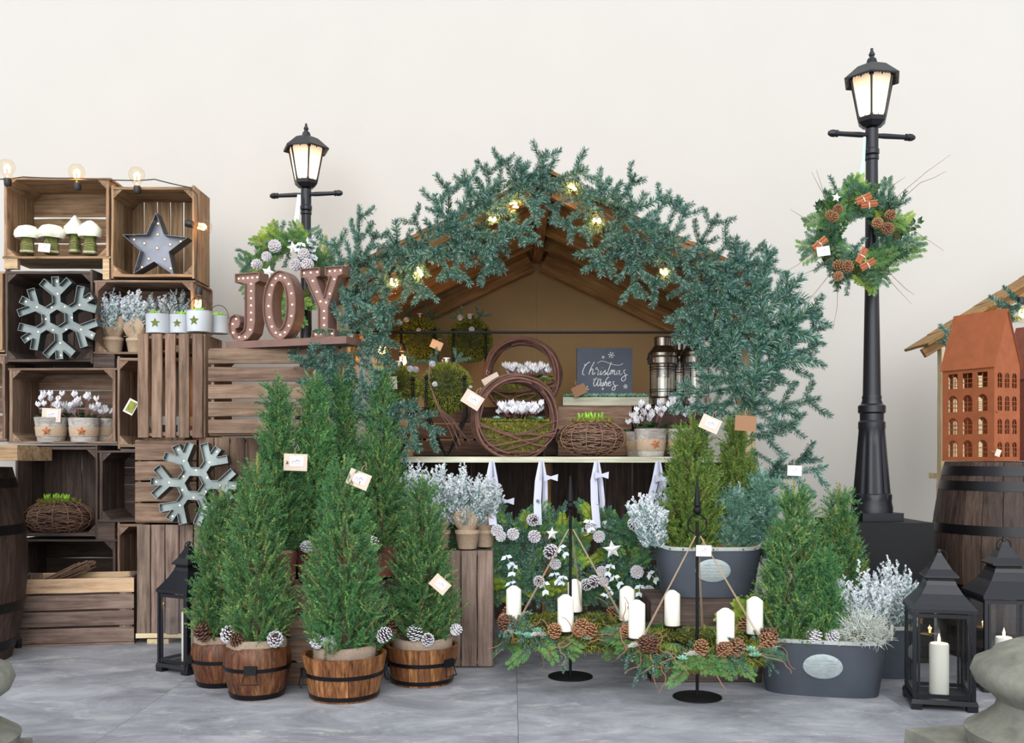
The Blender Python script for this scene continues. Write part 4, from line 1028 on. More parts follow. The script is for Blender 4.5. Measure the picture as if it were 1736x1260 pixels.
garland('blue-green fir branches along the roof edge facing the tall street lamp', [
    (1000, 335, 952, 385), (1000, 340, 1032, 302), (1030, 350, 1012, 312), (1040, 365, 1077, 297), (1062, 382, 1092, 326), (1052, 372, 1008, 445), (1062, 392, 1018, 458), (1072, 402, 1068, 505), (1082, 402, 1112, 445), (1092, 395, 1132, 338),
    (1120, 412, 1147, 342), (1132, 422, 1168, 356), (1150, 440, 1098, 485), (950, 310, 1000, 340), (980, 320, 1060, 365), (1040, 360, 1120, 405), (1100, 395, 1170, 440), (1020, 350, 990, 400), (1060, 380, 1110, 380), (1000, 330, 960, 300), (1090, 400, 1060, 450), (1130, 420, 1140, 480), (1160, 450, 1110, 420), (1080, 390, 1040, 420), (1010, 340, 1060, 330)], 4.30)
garland('blue-green fir branches spilling down the hut post by the tall street lamp', [
    (1165, 455, 1214, 364), (1182, 472, 1158, 566), (1192, 465, 1237, 402), (1202, 482, 1172, 592), (1222, 475, 1302, 418), (1222, 492, 1322, 452), (1230, 502, 1172, 548), (1212, 522, 1148, 556), (1230, 532, 1206, 606), (1252, 522, 1332, 498),
    (1255, 562, 1334, 528), (1270, 600, 1394, 552), (1268, 625, 1388, 598), (1272, 565, 1396, 536), (1255, 602, 1170, 590), (1262, 642, 1188, 640), (1266, 655, 1138, 682), (1266, 662, 1198, 704), (1272, 705, 1386, 672), (1272, 722, 1352, 726),
    (1272, 762, 1324, 800), (1290, 805, 1400, 802), (1300, 812, 1372, 766), (1266, 682, 1228, 726), (1262, 592, 1184, 560), (1275, 690, 1300, 420), (1275, 690, 1330, 640), (1200, 460, 1280, 500), (1230, 540, 1300, 560), (1210, 500, 1260, 600), (1250, 560, 1240, 660), (1270, 640, 1340, 590), (1190, 470, 1230, 540), (1230, 470, 1265, 420),
    (1240, 620, 1190, 600), (1270, 650, 1330, 700), (1260, 560, 1290, 470), (1180, 450, 1250, 450), (1170, 450, 1200, 520), (1270, 740, 1330, 740), (1275, 600, 1340, 560), (1240, 520, 1180, 500), (1262, 700, 1290, 640)], 4.34)
garland('fir sprigs tucked under the roof of the second hut', [(1736, 528, 1692, 520), (1740, 515, 1712, 505), (1730, 540, 1700, 545), (1604, 580, 1612, 552), (1606, 590, 1595, 575)], 5.0)

# ------------------------------------------------------------------ wreaths
def wreath(label, x, y, d, Rr, seed, mix, nspr=62, th=.55, group=None, base='moss_dark'):
    rr = random.Random(seed); c = P(x, y, d); t = empty('wreath', c, label, 'wreath', group)
    MB().tube([(Rr * math.cos(a), 0, Rr * math.sin(a)) for a in [2 * math.pi * k / 40 for k in range(40)]], Rr * .26, 10, closed=True).build('base_ring', M[base], t, True)
    for i in range(nspr):
        a = 2 * math.pi * (i + rr.uniform(-.4, .4)) / nspr; ra = Vector((math.cos(a), 0, math.sin(a))); ta = Vector((-math.sin(a), 0, math.cos(a)))
        k = rr.choices([m[0] for m in mix], [m[1] for m in mix])[0]
        v = (ta * rr.choice((-1, 1, 1)) * .75 + ra * rr.uniform(-.75, 1.0) * th * 1.7 + Vector((0, -1, 0)) * rr.uniform(.05, .5)).normalized()
        p = ra * Rr * rr.uniform(.86, 1.08) + Vector((0, -Rr * rr.uniform(.05, .2), 0))
        n = Vector((rr.uniform(-.4, .4), -1, rr.uniform(-.3, .5)))
        if k in CEDAR: me, nm, s = rr.choice(CEDAR[k]), 'cedar_spray', rr.uniform(.62, 1.0) * Rr / .155
        elif k == 'fir': me, nm, s = rr.choice(SPRIG), 'fir_sprig', rr.uniform(.8, 1.15) * min(1.2, Rr / .15)
        elif k == 'leaf': me, nm, s = rr.choice(LEAFY), 'leafy_sprig', rr.uniform(.6, .9)
        else: me, nm, s = rr.choice(SILVER), 'silver_leaf', rr.uniform(.8, 1.1)
        link(nm, me, t, mtx=basis(v, n, p, s))
    return t
def star_pts(R0, r0, rot=0.0): return [((R0 if k % 2 == 0 else r0) * math.sin(rot + math.pi * k / 5), (R0 if k % 2 == 0 else r0) * math.cos(rot + math.pi * k / 5)) for k in range(10)]
def star_part(parent, loc, R0, mat, rot=0.0, name='star', dome=True, yaw=0):
    mb = MB(); p = star_pts(R0, R0 * .45, rot); vs = [(q[0], 0, q[1]) for q in p] + [(0, -R0 * .35, 0), (0, R0 * .1, 0)]
    fs = [(i, (i + 1) % 10, 10) for i in range(10)] + [((i + 1) % 10, i, 11) for i in range(10)]; mb.add(vs, fs)
    return mb.build(name, M[mat], parent, loc=loc, rot=(0, 0, yaw))
def strip(parent, name, pts, wd, mat, side=(1, 0, 0), tw=0.0):
    """ribbon strip through pts with thickness"""
    pts = [Vector(p) for p in pts]; vs, fs = [], []; n = len(pts)
    for i, p in enumerate(pts):
        s = Vector(side).normalized(); s.rotate(Quaternion((0, 0, 1), tw * i / max(1, n - 1))); up = Vector((s.y, -s.x, 0)) * .0012; w_ = wd[i] if isinstance(wd, (list, tuple)) else wd
        vs += [tuple(p - s * w_ / 2), tuple(p + up * 3), tuple(p + s * w_ / 2), tuple(p + s * w_ / 2 - up), tuple(p + up * 1.5), tuple(p - s * w_ / 2 - up)]
    for i in range(n - 1):
        for k in range(6): k2 = (k + 1) % 6; fs.append((i * 6 + k, i * 6 + k2, (i + 1) * 6 + k2, (i + 1) * 6 + k))
    fs.append((5, 4, 3, 2, 1, 0)); fs.append(tuple((n - 1) * 6 + k for k in range(6)))
    return MB().add(vs, fs).build(name, M[mat], parent, True, 30)
# cinnamon wreath on the tall lamp
dW = 4.36
wr = wreath('cinnamon and pine cone wreath hung on the tall street lamp', 1456, 402, dW, .152, 5, [('cedar_green', 4), ('cedar_deep', 3), ('leaf', 3), ('fir', 1.6), ('cedar_lime', .5)], 125, .80)
cw = P(1456, 402, dW)
for (x, y, k, s) in ((1412, 372, 'brown', .9), (1421, 357, 'brown', .85), (1404, 366, 'brown', .8), (1487, 380, 'brown', .85), (1503, 388, 'brown', .95), (1504, 365, 'brown', .8), (1415, 452, 'brown', .8), (1436, 455, 'brown', .95), (1418, 468, 'brown', .8)):
    cone_part(wr, k, P(x, y, dW - .115) - cw, (rnd.uniform(-.5, .5), -1, rnd.uniform(-.3, .3)), s)
for (x, y, an) in ((1464, 338, 25), (1473, 347, 8), (1390, 414, 40), (1461, 434, 62), (1471, 449, 30)):
    b = empty('cinnamon_bundle', P(x, y, dW - .13) - cw); b.parent = wr; b.rotation_euler = (0, -R(an), 0)
    for k in range(4): MB().tube([(-.036, -.004 * (k % 2), -.009 + .007 * k), (.036, -.004 * (k % 2), -.009 + .007 * k)], .0052, 8).build('cinnamon_stick', M['cinnamon'], b)
    MB().tube([(0, .008 * math.cos(q), .018 * math.sin(q)) for q in [k * .785 for k in range(8)]], .0022, 5, closed=True).build('tie', M['white_wood'], b)
star_part(wr, P(1418, 335, dW - .10) - cw, .022, 'white_wood', .2)
for (x0, y0, x1, y1) in ((1525, 330, 1612, 262), (1560, 310, 1605, 290), (1405, 345, 1376, 292), (1400, 350, 1384, 288), (1380, 385, 1340, 355), (1540, 385, 1600, 425), (1500, 465, 1545, 515), (1515, 470, 1550, 500), (1395, 480, 1345, 540), (1375, 430, 1325, 465), (1420, 490, 1412, 560), (1385, 455, 1330, 480), (1505, 330, 1535, 300)):
    a, b = P(x0, y0, dW - .05) - cw, P(x1, y1, dW - .10) - cw; m = a.lerp(b, .5) + Vector((rnd.uniform(-.01, .01), 0, rnd.uniform(-.015, .015)))
    MB().tube([a * .7, a, m, b], [.0014, .0013, .0011, .0006], 5).build('birch_twig', M['twig_nest'], wr)
strip(wr, 'ribbon', [P(1466, 232, 4.42) - cw, P(1464, 270, 4.40) - cw, P(1458, 320, 4.36) - cw, P(1454, 345, 4.30) - cw], [.012, .014, .022, .028], 'ribbon_mint')
# frosted wreath on the far lamp
dL = 5.36
wl = wreath('frosted wreath with silver leaves on the far street lamp', 492, 462, dL, .165, 6, [('cedar_green', 4), ('cedar_lime', 2), ('fir', 2), ('cedar_deep', 2), ('silver', .5)], 100, .6)
cl = P(492, 462, dL)
for (x, y, s) in ((465, 421, 1.3), (455, 435, 1.1), (517, 433, 1.2), (505, 449, 1.2), (526, 449, 1.25), (440, 452, 1.2)): cone_part(wl, 'white', P(x, y, dL - .13) - cl, (rnd.uniform(-.4, .4), -1, rnd.uniform(-.3, .3)), s)
star_part(wl, P(454, 462, dL - .14) - cl, .04, 'white_wood', .3); star_part(wl, P(497, 420, dL - .14) - cl, .036, 'white_wood', -.2)
for (x, y) in ((520, 413), (530, 420), (512, 410), (536, 432), (528, 440)):
    link('silver_leaf', rnd.choice(SILVER), wl, mtx=basis((rnd.uniform(-.8, .8), -.4, rnd.uniform(-1, 1)), (0, -1, 0), P(x, y, dL - .14) - cl, .95))
strip(wl, 'ribbon', [P(507, 330, 5.44) - cl, P(503, 370, 5.40) - cl, P(494, 410, 5.30) - cl], [.02, .028, .036], 'ribbon_lilac')
# four frosted wreaths under the shelf
dS = 4.40
MIX = [('cedar_green', 3), ('cedar_lime', 1.6), ('fir', 3.2), ('cedar_deep', 3), ('silver', .45)]
def under(label, x, y, seed, rx, bow, stars=(), cones=(), leaves=()):
    t = wreath(label, x, y, dS, .140, seed, MIX, 104, .55, 'frosted wreaths hung under the shelf'); c = P(x, y, dS)
    yt = y - 38
    strip(t, 'ribbon', [P(rx, 782, 4.455) - c, P(rx - 3, 815, 4.44) - c, P((rx + x) / 2 - 3, 850, 4.36) - c, P(x, yt - 12, 4.28) - c], [.014, .034, .036, .036], 'ribbon_lilac', (1, .3, 0))
    strip(t, 'ribbon', [P(rx + 4, 782, 4.47) - c, P(rx + 8, 815, 4.47) - c, P((rx + x) / 2 + 10, 850, 4.45) - c, P(x + 8, yt - 12, 4.44) - c], [.012, .024, .026, .026], 'ribbon_lilac', (1, -.4, 0))
    b = MB(); bx, by = bow; o = P(bx, by, 4.42) - c
    for s in (-1, 1):
        b.add([tuple(o + Vector(v)) for v in ((0, 0, -.006), (0, 0, .006), (s * .032, -.008, .016), (s * .030, -.008, -.016), (0, .006, -.006), (0, .006, .006), (s * .032, .010, .016), (s * .030, .010, -.016))], [(0, 1, 2, 3), (7, 6, 5, 4), (1, 5, 6, 2), (0, 3, 7, 4), (2, 6, 7, 3), (0, 4, 5, 1)])
    b.build('bow', M['ribbon_lilac'], t)
    for (sx, sy, s) in stars: star_part(t, P(sx, sy, 4.27) - c, s, 'white_wood', rnd.uniform(-.3, .3), yaw=rnd.uniform(-.3, .3))
    for (sx, sy, s) in cones: cone_part(t, rnd.choice(('white', 'frost', 'white')), P(sx, sy, 4.30) - c, (rnd.uniform(-.5, .5), -1, rnd.uniform(-.5, .2)), s)
    for (sx, sy) in leaves: link('silver_leaf', rnd.choice(SILVER), t, mtx=basis((rnd.uniform(-.5, .5), -.3, rnd.uniform(-1, -.2)), (0, -1, .2), P(sx, sy, 4.27) - c, .85))
    return t
under('frosted wreath partly behind the upright grey crate', 836, 940, 51, 832, (860, 850), (), ((846, 897, 1), (852, 908, .9), (866, 903, 1)), ((858, 940), (872, 955), (865, 985)))
under('frosted wreath behind the candle stand with the leaning ribbon', 912, 940, 52, 916, (934, 810), ((936, 905, .03),), ((900, 882, 1), (902, 906, 1.05), (938, 930, 1.15), (940, 953, 1), (912, 985, .9)), ((948, 925), (940, 970), (922, 985), (955, 975)))
under('frosted wreath with a white star, between the candle stand and the zinc tub', 1012, 945, 53, 1010, (1020, 806), ((1038, 932, .042),), ((1004, 890, 1.05), (1015, 908, 1), (1022, 966, .95), (1008, 981, 1.05), (1022, 983, .9), (990, 988, 1)), ((1036, 955), (1040, 975), (1038, 1000), (1000, 880)))
under('frosted wreath half hidden by the raised zinc tub', 1096, 945, 54, 1114, (1122, 812), (), ((1070, 885, 1), (1078, 968, 1.1), (1100, 1000, 1)), ((1098, 970), (1085, 990), (1092, 1000)))
# ------------------------------------------------------------------ letter sign, snowflakes, zinc star
def leds(parent, pts, y, r=.0036):
    for (x, z) in pts: MB().sphere((x, y, z), r, 8, 6).build('light_bulb', M['led'], parent, True)
def tray(parent, poly, holes, plate, depth, t, mats, name='face', rim='rim'):
    """channel letter: recessed face plate and a thin wall around every edge"""
    MB().prism(poly, plate, plate + .004, holes).build(name, M[mats[0]], parent)
    mb = MB()
    for l in [poly] + list(holes):
        q = inset(l, t if l is poly else -t); n = len(l)
        vs = [(p[0], 0, p[1]) for p in l] + [(p[0], 0, p[1]) for p in q] + [(p[0], depth, p[1]) for p in l] + [(p[0], depth, p[1]) for p in q]; fs = []
        for i in range(n):
            j = (i + 1) % n; fs += [(i, j, n + j, n + i), (2 * n + j, 2 * n + i, 3 * n + i, 3 * n + j), (j, i, 2 * n + i, 2 * n + j), (n + i, n + j, 3 * n + j, 3 * n + i)]
        mb.add(vs, fs)
    mb.build(rim, M[mats[1]], parent)
pR = P(590, 585, 4.25); pL = P(386, 596, 4.47); zb = max(pR.z, pL.z) * .5 + min(pR.z, pL.z) * .5
vv = Vector((pR.x - pL.x, pR.y - pL.y, 0)); LJ = vv.length; yawJ = math.atan2(vv.y, vv.x)
ZJ = H - (590 - CY) * 4.40 / F + .002
joy = empty('letter_sign', (pL.x, pL.y, ZJ), 'brown illuminated letters J O Y on a plank base', 'sign', rotz=yawJ)
MB().box((LJ / 2, .05, .016), (LJ, .13, .032)).build('base_plank', M['joy_side'], joy)
hL = .312
def letter(name, pts, x0, wscale, holes=(), dots=(), z0=.032):
    e = empty(name, (x0, 0, z0)); e.parent = joy
    f = lambda p: (p[0] * hL * wscale, p[1] * hL)
    tray(e, [f(p) for p in pts], [[f(p) for p in h] for h in holes], .014, .075, .004, ('joy_paint', 'joy_side')); leds(e, [f(p) for p in dots], .010)
    return e
Jp = [(.14, 1), (.62, 1), (.62, .87), (.54, .84), (.54, .28), (.50, .12), (.40, .03), (.25, 0), (.10, .04), (.02, .14), (.0, .26), (.04, .37), (.13, .41), (.22, .37), (.255, .29), (.22, .21), (.15, .19), (.17, .125), (.24, .12), (.31, .17), (.33, .26), (.33, .84), (.22, .87), (.14, .87)]
letter('letter_j', Jp, .0, .88, (), [(.19, .93), (.28, .93), (.37, .93), (.46, .93), (.56, .93)] + [(.435, .84 - .105 * k) for k in range(6)] + [(.42, .17), (.32, .07), (.20, .07), (.08, .14), (.07, .27), (.14, .34)])
el = lambda cx, cz, rx, rz, n, s=1: [(cx + rx * math.cos(s * 2 * math.pi * k / n), cz + rz * math.sin(s * 2 * math.pi * k / n)) for k in range(n)]
letter('letter_o', el(.34, .5, .34, .5, 40), LJ * .30, .82, [el(.34, .5, .145, .345, 32)], el(.34, .5, .245, .425, 16))
Yp = [(0, 1), (.38, 1), (.38, .88), (.31, .86), (.45, .58), (.56, .86), (.48, .88), (.48, 1), (.82, 1), (.82, .88), (.73, .86), (.54, .42), (.54, .13), (.66, .11), (.66, 0), (.22, 0), (.22, .11), (.34, .13), (.34, .42), (.09, .86), (0, .88)]
letter('letter_y', Yp, LJ * .615, .84, (), [(.05, .94), (.18, .94), (.31, .94), (.55, .94), (.65, .94), (.76, .94), (.22, .82), (.30, .66), (.37, .52), (.64, .82), (.55, .62), (.48, .50), (.44, .38), (.44, .28), (.44, .18), (.28, .055), (.38, .055), (.49, .055), (.60, .055)])
def snowflake(label, x, y, d, Rpx, rot, tilt=0.0):
    Rm = px(Rpx, d); t = empty('snowflake_light', P(x, y, d), label, 'snowflake', 'galvanised marquee snowflakes')
    arm = [(.38, -.10), (.55, -.10), (.83, -.40), (.97, -.27), (.80, -.09), (1.0, -.09), (1.0, .09), (.80, .09), (.97, .27), (.83, .40), (.55, .10), (.38, .10)]
    poly = []
    for k in range(6):
        a = rot + k * math.pi / 3; poly += [(Rm * (p[0] * math.cos(a) - p[1] * math.sin(a)), Rm * (p[0] * math.sin(a) + p[1] * math.cos(a))) for p in arm]
    hole = [(Rm * .205 * math.cos(rot + math.pi / 6 * 0 + k * math.pi / 3), Rm * .205 * math.sin(rot + k * math.pi / 3)) for k in range(6)]
    tray(t, poly, [hole], .022, .062, .0022, ('galvanised', 'galvanised'))
    dots = []
    for k in range(6):
        a = rot + k * math.pi / 3
        for r_, da in ((.90, 0), (.60, 0), (.32, math.pi / 6)): dots.append((Rm * r_ * math.cos(a + da), Rm * r_ * math.sin(a + da)))
    leds(t, dots, .018, .0034); t.rotation_euler = (tilt, 0, 0)
    return t
snowflake('galvanised lit snowflake standing inside the dark crate', 97, 539, 4.92, 70, R(33))
snowflake('galvanised lit snowflake leaning on the crate fronts above the lantern', 328, 820, 4.63, 73, R(-3), R(-6))
st_ = empty('star_light', P(262, 418, 5.03), 'grey zinc star with clear bulbs in the upright tan crate', 'star')
Rs = px(58, 5.03); tray(st_, star_pts(Rs, Rs * .44, .04), (), .045, .085, .002, ('zinc_star', 'zinc_star'))
sd = [(0, 0)] + [(Rs * r_ * math.sin(.04 + 2 * math.pi * k / 5), Rs * r_ * math.cos(.04 + 2 * math.pi * k / 5)) for k in range(5) for r_ in (.4, .72)]
for (x, z) in sd:
    b = MB().sphere((x, .036, z), .010, 10, 8).build('light_bulb', M['bulb_glass'], st_, True); MB().sphere((x, .036, z), .0042, 8, 6).build('filament', M['led'], b)

# ------------------------------------------------------------------ small items in the crate stack
def toadstool(label, x, yb, d, hpx, wpx, peak=0.0, seed=0):
    r_ = random.Random(seed); t = empty('toadstool', P(x, yb, d), label, 'toadstool', 'mossy toadstool ornaments', r_.uniform(0, 6))
    h, w_ = px(hpx, d), px(wpx, d) / 2; ph = r_.uniform(0, 6); fn = lambda a, z: 1 + .08 * math.sin(3 * a + ph) + .05 * math.sin(5 * a)
    MB().lathe([(w_ * .52, 0), (w_ * .56, h * .1), (w_ * .46, h * .4), (w_ * .5, h * .62)], 18, fn=fn).build('stem', M['mushroom_stem'], t, True)
    MB().lathe([(w_ * .50, h * .03), (w_ * .58, h * .03), (w_ * .58, h * .09), (w_ * .5, h * .09)], 16, fn=fn).build('foot', M['bark_white'], t, True)
    MB().lathe([(w_ * .35, h * .58), (w_ * .9, h * .52), (w_ * 1.02, h * .62), (w_ * .97, h * .78), (w_ * (.7 - peak * .3), h * .93), (w_ * (.3 - peak * .1), h * (.99 + peak * .12)), (.002, h * (1 + peak * .2))], 22, fn=fn).build('cap', M['mushroom_cap'], t, True)
    for q in (.26, .32): MB().tube([(w_ * .55 * fn(a, 0) * math.cos(a), w_ * .55 * fn(a, 0) * math.sin(a), h * q + .003 * math.sin(2 * a)) for a in [k * math.pi / 8 for k in range(16)]], .0014, 5, closed=True).build('twine', M['twine'], t)
yb = 431
toadstool('flat-capped toadstool by the crate edge, nearest the photo border', 47, yb - 1, 5.06, 48, 38, 0, 1)
toadstool('flat-capped toadstool with the price tag leaning on it', 87, yb, 5.08, 50, 44, 0, 2)
toadstool('tall peaked toadstool between the flat cap and the drooping cap', 127, yb - 1, 5.12, 58, 36, .6, 3)
toadstool('drooping-capped toadstool nearest the zinc star', 153, yb + 1, 5.05, 55, 40, .3, 4)
def burlap_pot(parent, r, h, seed, collar=True, big=1.0):
    rr = random.Random(seed); ph = rr.uniform(0, 6)
    MB().lathe([(r * .72, 0), (r * .76, h * .05), (r * .95, h * .8), (r * 1.0, h * .82), (r * 1.0, h), (r * .85, h * 1.0), (r * .6, h * .92)], 22, fn=lambda a, z: 1 + .03 * math.sin(5 * a + ph)).build('burlap_pot', M['burlap'], parent, True, 50)
    if collar:
        mb = MB(); n = 26; rings = []
        for (q, z) in ((.66, h * .95), (.74, h * 1.08), (1.08, h * 1.45), (1.22, h * 1.95)):
            rings.append([(r * q * big * (1 + .26 * math.sin(5 * a + ph) * (z / h - .9)) * math.cos(a), r * q * big * (1 + .26 * math.sin(5 * a + ph) * (z / h - .9)) * math.sin(a), z + h * .42 * math.sin(3 * a + ph) * (z / h - .9)) for a in [2 * math.pi * k / n for k in range(n)]])
        vs = [p for r_ in rings for p in r_]; vs += [(p[0] * .93, p[1] * .93, p[2] - .002) for r_ in reversed(rings) for p in r_]
        fs = [(i * n + k, i * n + (k + 1) % n, (i + 1) * n + (k + 1) % n, (i + 1) * n + k) for i in range(7) for k in range(n)]
        mb.add(vs, fs).build('burlap_collar', M['burlap'], parent, True)
        MB().tube([(r * .76 * math.cos(a), r * .76 * math.sin(a), h * 1.0) for a in [k * .4 for k in range(16)]], .003, 5, closed=True).build('twine', M['twine'], parent)
def potted_heather(label, x, yb, d, hpx, wpx, potpx, seed, z=None, spikes=20):
    loc = P(x, yb, d)
    if z is not None: loc.z = z
    t = empty('potted_heather', loc, label, 'potted heather', 'frosted heathers in burlap pots'); r = px(potpx, d) / 2; h = r * 1.5
    burlap_pot(t, r, h, seed); T, mi = heather_soup(seed, px(hpx, d) - h, px(wpx, d) / 2, spikes, .66); f = link('foliage', tri_mesh('foliage', T + np.array([0, 0, h]), mi, [M[m] for m in FM]), t); f['kind'] = 'stuff'
potted_heather('burlap-potted frosted heather by the framed snowflake', 192, 600, 5.10, 116, 52, 36, 61)
potted_heather('burlap-potted frosted heather with a standing burlap fold', 231, 600, 5.06, 112, 50, 34, 62)
potted_heather('burlap-potted frosted heather behind the first white zinc pail', 268, 600, 5.16, 114, 52, 34, 63)
potted_heather('burlap-potted frosted heather at the bulb end of its crate', 300, 600, 5.20, 116, 46, 34, 64)
ZG = H - (934 - CY) * 4.19 / F + .002
potted_heather('burlap-potted frosted heather on the grey crate, hidden behind the tub spruce', 744, 934, 4.30, 150, 78, 40, 65, ZG, 26)
potted_heather('burlap-potted frosted heather in the middle of the grey crate top', 792, 934, 4.27, 148, 84, 42, 66, ZG, 28)
potted_heather('burlap-potted frosted heather at the wreath end of the grey crate', 822, 934, 4.36, 128, 60, 38, 67, ZG, 20)
potted_heather('burlap-potted frosted heather under the shelf end by the spruce tips', 700, 934, 4.40, 150, 70, 40, 68, ZG, 24)
def pail(label, x, yb, d, wpx, hpx, seed, star=True):
    t = empty('zinc_pail', P(x, yb, d), label, 'pail', 'white zinc pails with star cut-outs', R(rnd.uniform(-8, 8))); r, h = px(wpx, d) / 2, px(hpx, d)
    MB().lathe([(r * .95, 0), (r * .97, .003), (r, h - .004), (r * 1.03, h - .002), (r * 1.03, h), (r * .96, h), (r * .95, h * .85), (.001, h * .85)], 28, cap1=False).build('body', M['zinc_white'], t, True, 40)
    MB().tube([(r * 1.0 * math.cos(a), -.004, h - .006 + r * 1.25 * math.sin(a)) for a in [math.pi * k / 14 for k in range(15)]], .0016, 6).build('handle', M['black_iron'], t)
    if star:
        p = star_pts(r * .42, r * .19); mb = MB(); f = lambda q, rr: (rr * math.sin(q[0] / r), -rr * math.cos(q[0] / r), h * .5 + q[1])
        vs = [f(q, r * 1.006) for q in p] + [f((0, 0), r * 1.006)] + [f(q, r * .96) for q in p]; mb.add(vs, [(i, (i + 1) % 10, 10) for i in range(10)] + [(i, 11 + i, 11 + (i + 1) % 10, (i + 1) % 10) for i in range(10)]).build('star_cutout', M['mushroom_stem'], t)
    g = np.random.default_rng(seed); q = g.uniform(-1, 1, (300, 2)); q = q[(q ** 2).sum(1) < .9]; pts = np.stack([q[:, 0] * r, q[:, 1] * r, np.full(len(q), h * .93)], 1)
    T, mi = moss_soup(seed, pts, np.tile([[0, 0, 1.]], (len(pts), 1)), L=.016, w=.006); link('moss', tri_mesh('moss', T, mi, [M['moss_leaf'], M['moss_leaf2']]), t)['kind'] = 'stuff'
    sprouts(t, [(g.uniform(-.4, .4) * r, g.uniform(-.4, .4) * r, h * .9) for _ in range(3)], .030)
def sprouts(parent, pts, hh):
    for p in pts:
        e = Vector(p); mb = MB()
        for k in range(4):
            a = k * 1.57 + rnd.uniform(0, 1); o = Vector((math.cos(a), math.sin(a), 0)) * .005; m = Matrix.Translation(e + o * .7) @ Matrix.Rotation(.28, 4, Vector((-math.sin(a), math.cos(a), 0)))
            mb.lathe([(.003, 0), (.0065, hh * .35), (.005, hh * .7), (.0006, hh * rnd.uniform(.9, 1.15))], 6, mtx=m @ Matrix.Diagonal((1, .8, 1, 1)))
        mb.build('sprout', M['sprout'], parent, True)
pail('white zinc pail with star, next to the burlap pots', 268, 566, 4.83, 40, 32, 71)
pail('white zinc pail with star, middle of the three in front', 305, 566, 4.86, 36, 31, 72)
pail('white zinc pail with star, the biggest, its handle upright', 338, 564, 4.82, 42, 36, 73)
pail('white zinc pail with a paper band, beside the letter sign', 371, 566, 4.92, 34, 29, 74, False)
def cyclamen_soup(seed, w_, h, n=14, leaves=26):
    g = np.random.default_rng(seed); Pt, St, Lf = [], [], []
    for i in range(n):
        a = g.uniform(0, 6.28); q = math.sqrt(g.uniform(0, 1)) * w_; b = np.array([math.cos(a) * q * .4, math.sin(a) * q * .3, 0]); top = np.array([math.cos(a) * q, math.sin(a) * q * .5, h * g.uniform(.5, 1.08)])
        St.append((b, top))
        for k in range(6):
            an = k * 1.05 + g.uniform(0, .5); o = np.array([math.cos(an), math.sin(an), 0]); e = top + o * .013 + np.array([0, 0, g.uniform(.024, .036)]); s = np.cross(o, [0, 0, 1]) * .0105; m = (top + e) / 2 + o * .004
            Pt += [(top, m + s, e), (top, e, m - s)]
    for i in range(leaves):
        a = g.uniform(0, 6.28); q = g.uniform(.2, 1.05) * w_; c = np.array([math.cos(a) * q, math.sin(a) * q * .6, h * g.uniform(.12, .36)]); r_ = g.uniform(.012, .02); tl = g.normal(0, .3, 2)
        R6 = [c + np.array([math.cos(x) * r_, math.sin(x) * r_, r_ * (tl[0] * math.cos(x) + tl[1] * math.sin(x))]) for x in np.linspace(0, 6.28, 7)]
        Lf += [(c, R6[k], R6[k + 1]) for k in range(6)]
    return soup([(np.array(Pt), 0), (twigs([s[0] for s in St], [s[1] for s in St], .0012, .001), 1), (np.array(Lf), 2)])
CYM = ('petal_white', 'petal_stem', 'leaf_dark')
def birch_pot(label, x, yb, d, wpx, hpx, seed, z=None, star='wood_star', fl=40):
    loc = P(x, yb, d)
    if z is not None: loc.z = z
    t = empty('cyclamen_pot', loc, label, 'potted plant', 'white cyclamens in whitewashed pots', R(rnd.uniform(-6, 6))); r, h = px(wpx, d) / 2, px(hpx, d)
    MB().lathe([(r * .78, 0), (r * .80, .004), (r * 1.0, h), (r * .93, h), (r * .9, h * .8), (.001, h * .8)], 24, cap1=False).build('pot', M['wood_pot'], t, True, 40)
    fn = lambda a, zz: 1 + .012 * math.sin(4 * a)
    MB().lathe([(r * .845, h * .22), (r * .875, h * .24), (r * .945, h * .60), (r * .93, h * .62)], 26, cap0=False, cap1=False, fn=fn).build('burlap_band', M['burlap'], t, True)
    star_part(t, (r * .12, -r * .97, h * .45), r * .30, star, rnd.uniform(-.3, .3))
    T, mi = cyclamen_soup(seed, r * .95, px(fl, d)); f = link('cyclamen', tri_mesh('cyclamen', T + np.array([0, 0, h * .85]), mi, [M[m] for m in CYM]), t); f['kind'] = 'stuff'
birch_pot('cyclamen pot with a kraft label, inside the crate', 87, 750, 5.06, 54, 42, 81)
birch_pot('cyclamen pot with a rusty star, middle of the crate', 143, 750, 5.05, 52, 41, 82)
birch_pot('cyclamen pot in the shaded corner of the crate', 174, 748, 5.18, 46, 38, 83, fl=22)
birch_pot('cyclamen pot hidden behind the two front pots in the crate', 116, 749, 5.22, 44, 38, 84, fl=26)
birch_pot('cyclamen pot on the shelf with a rust-red star, by the twig nest', 1103, 776, 4.62, 56, 47, 85, ZS, fl=48)
birch_pot('cyclamen pot on the shelf behind the olive spruce tips', 1158, 776, 4.62, 56, 47, 86, ZS, fl=50)
birch_pot('cyclamen pot at the back of the shelf next to the nest', 1082, 776, 4.88, 46, 42, 87, ZS, fl=30)

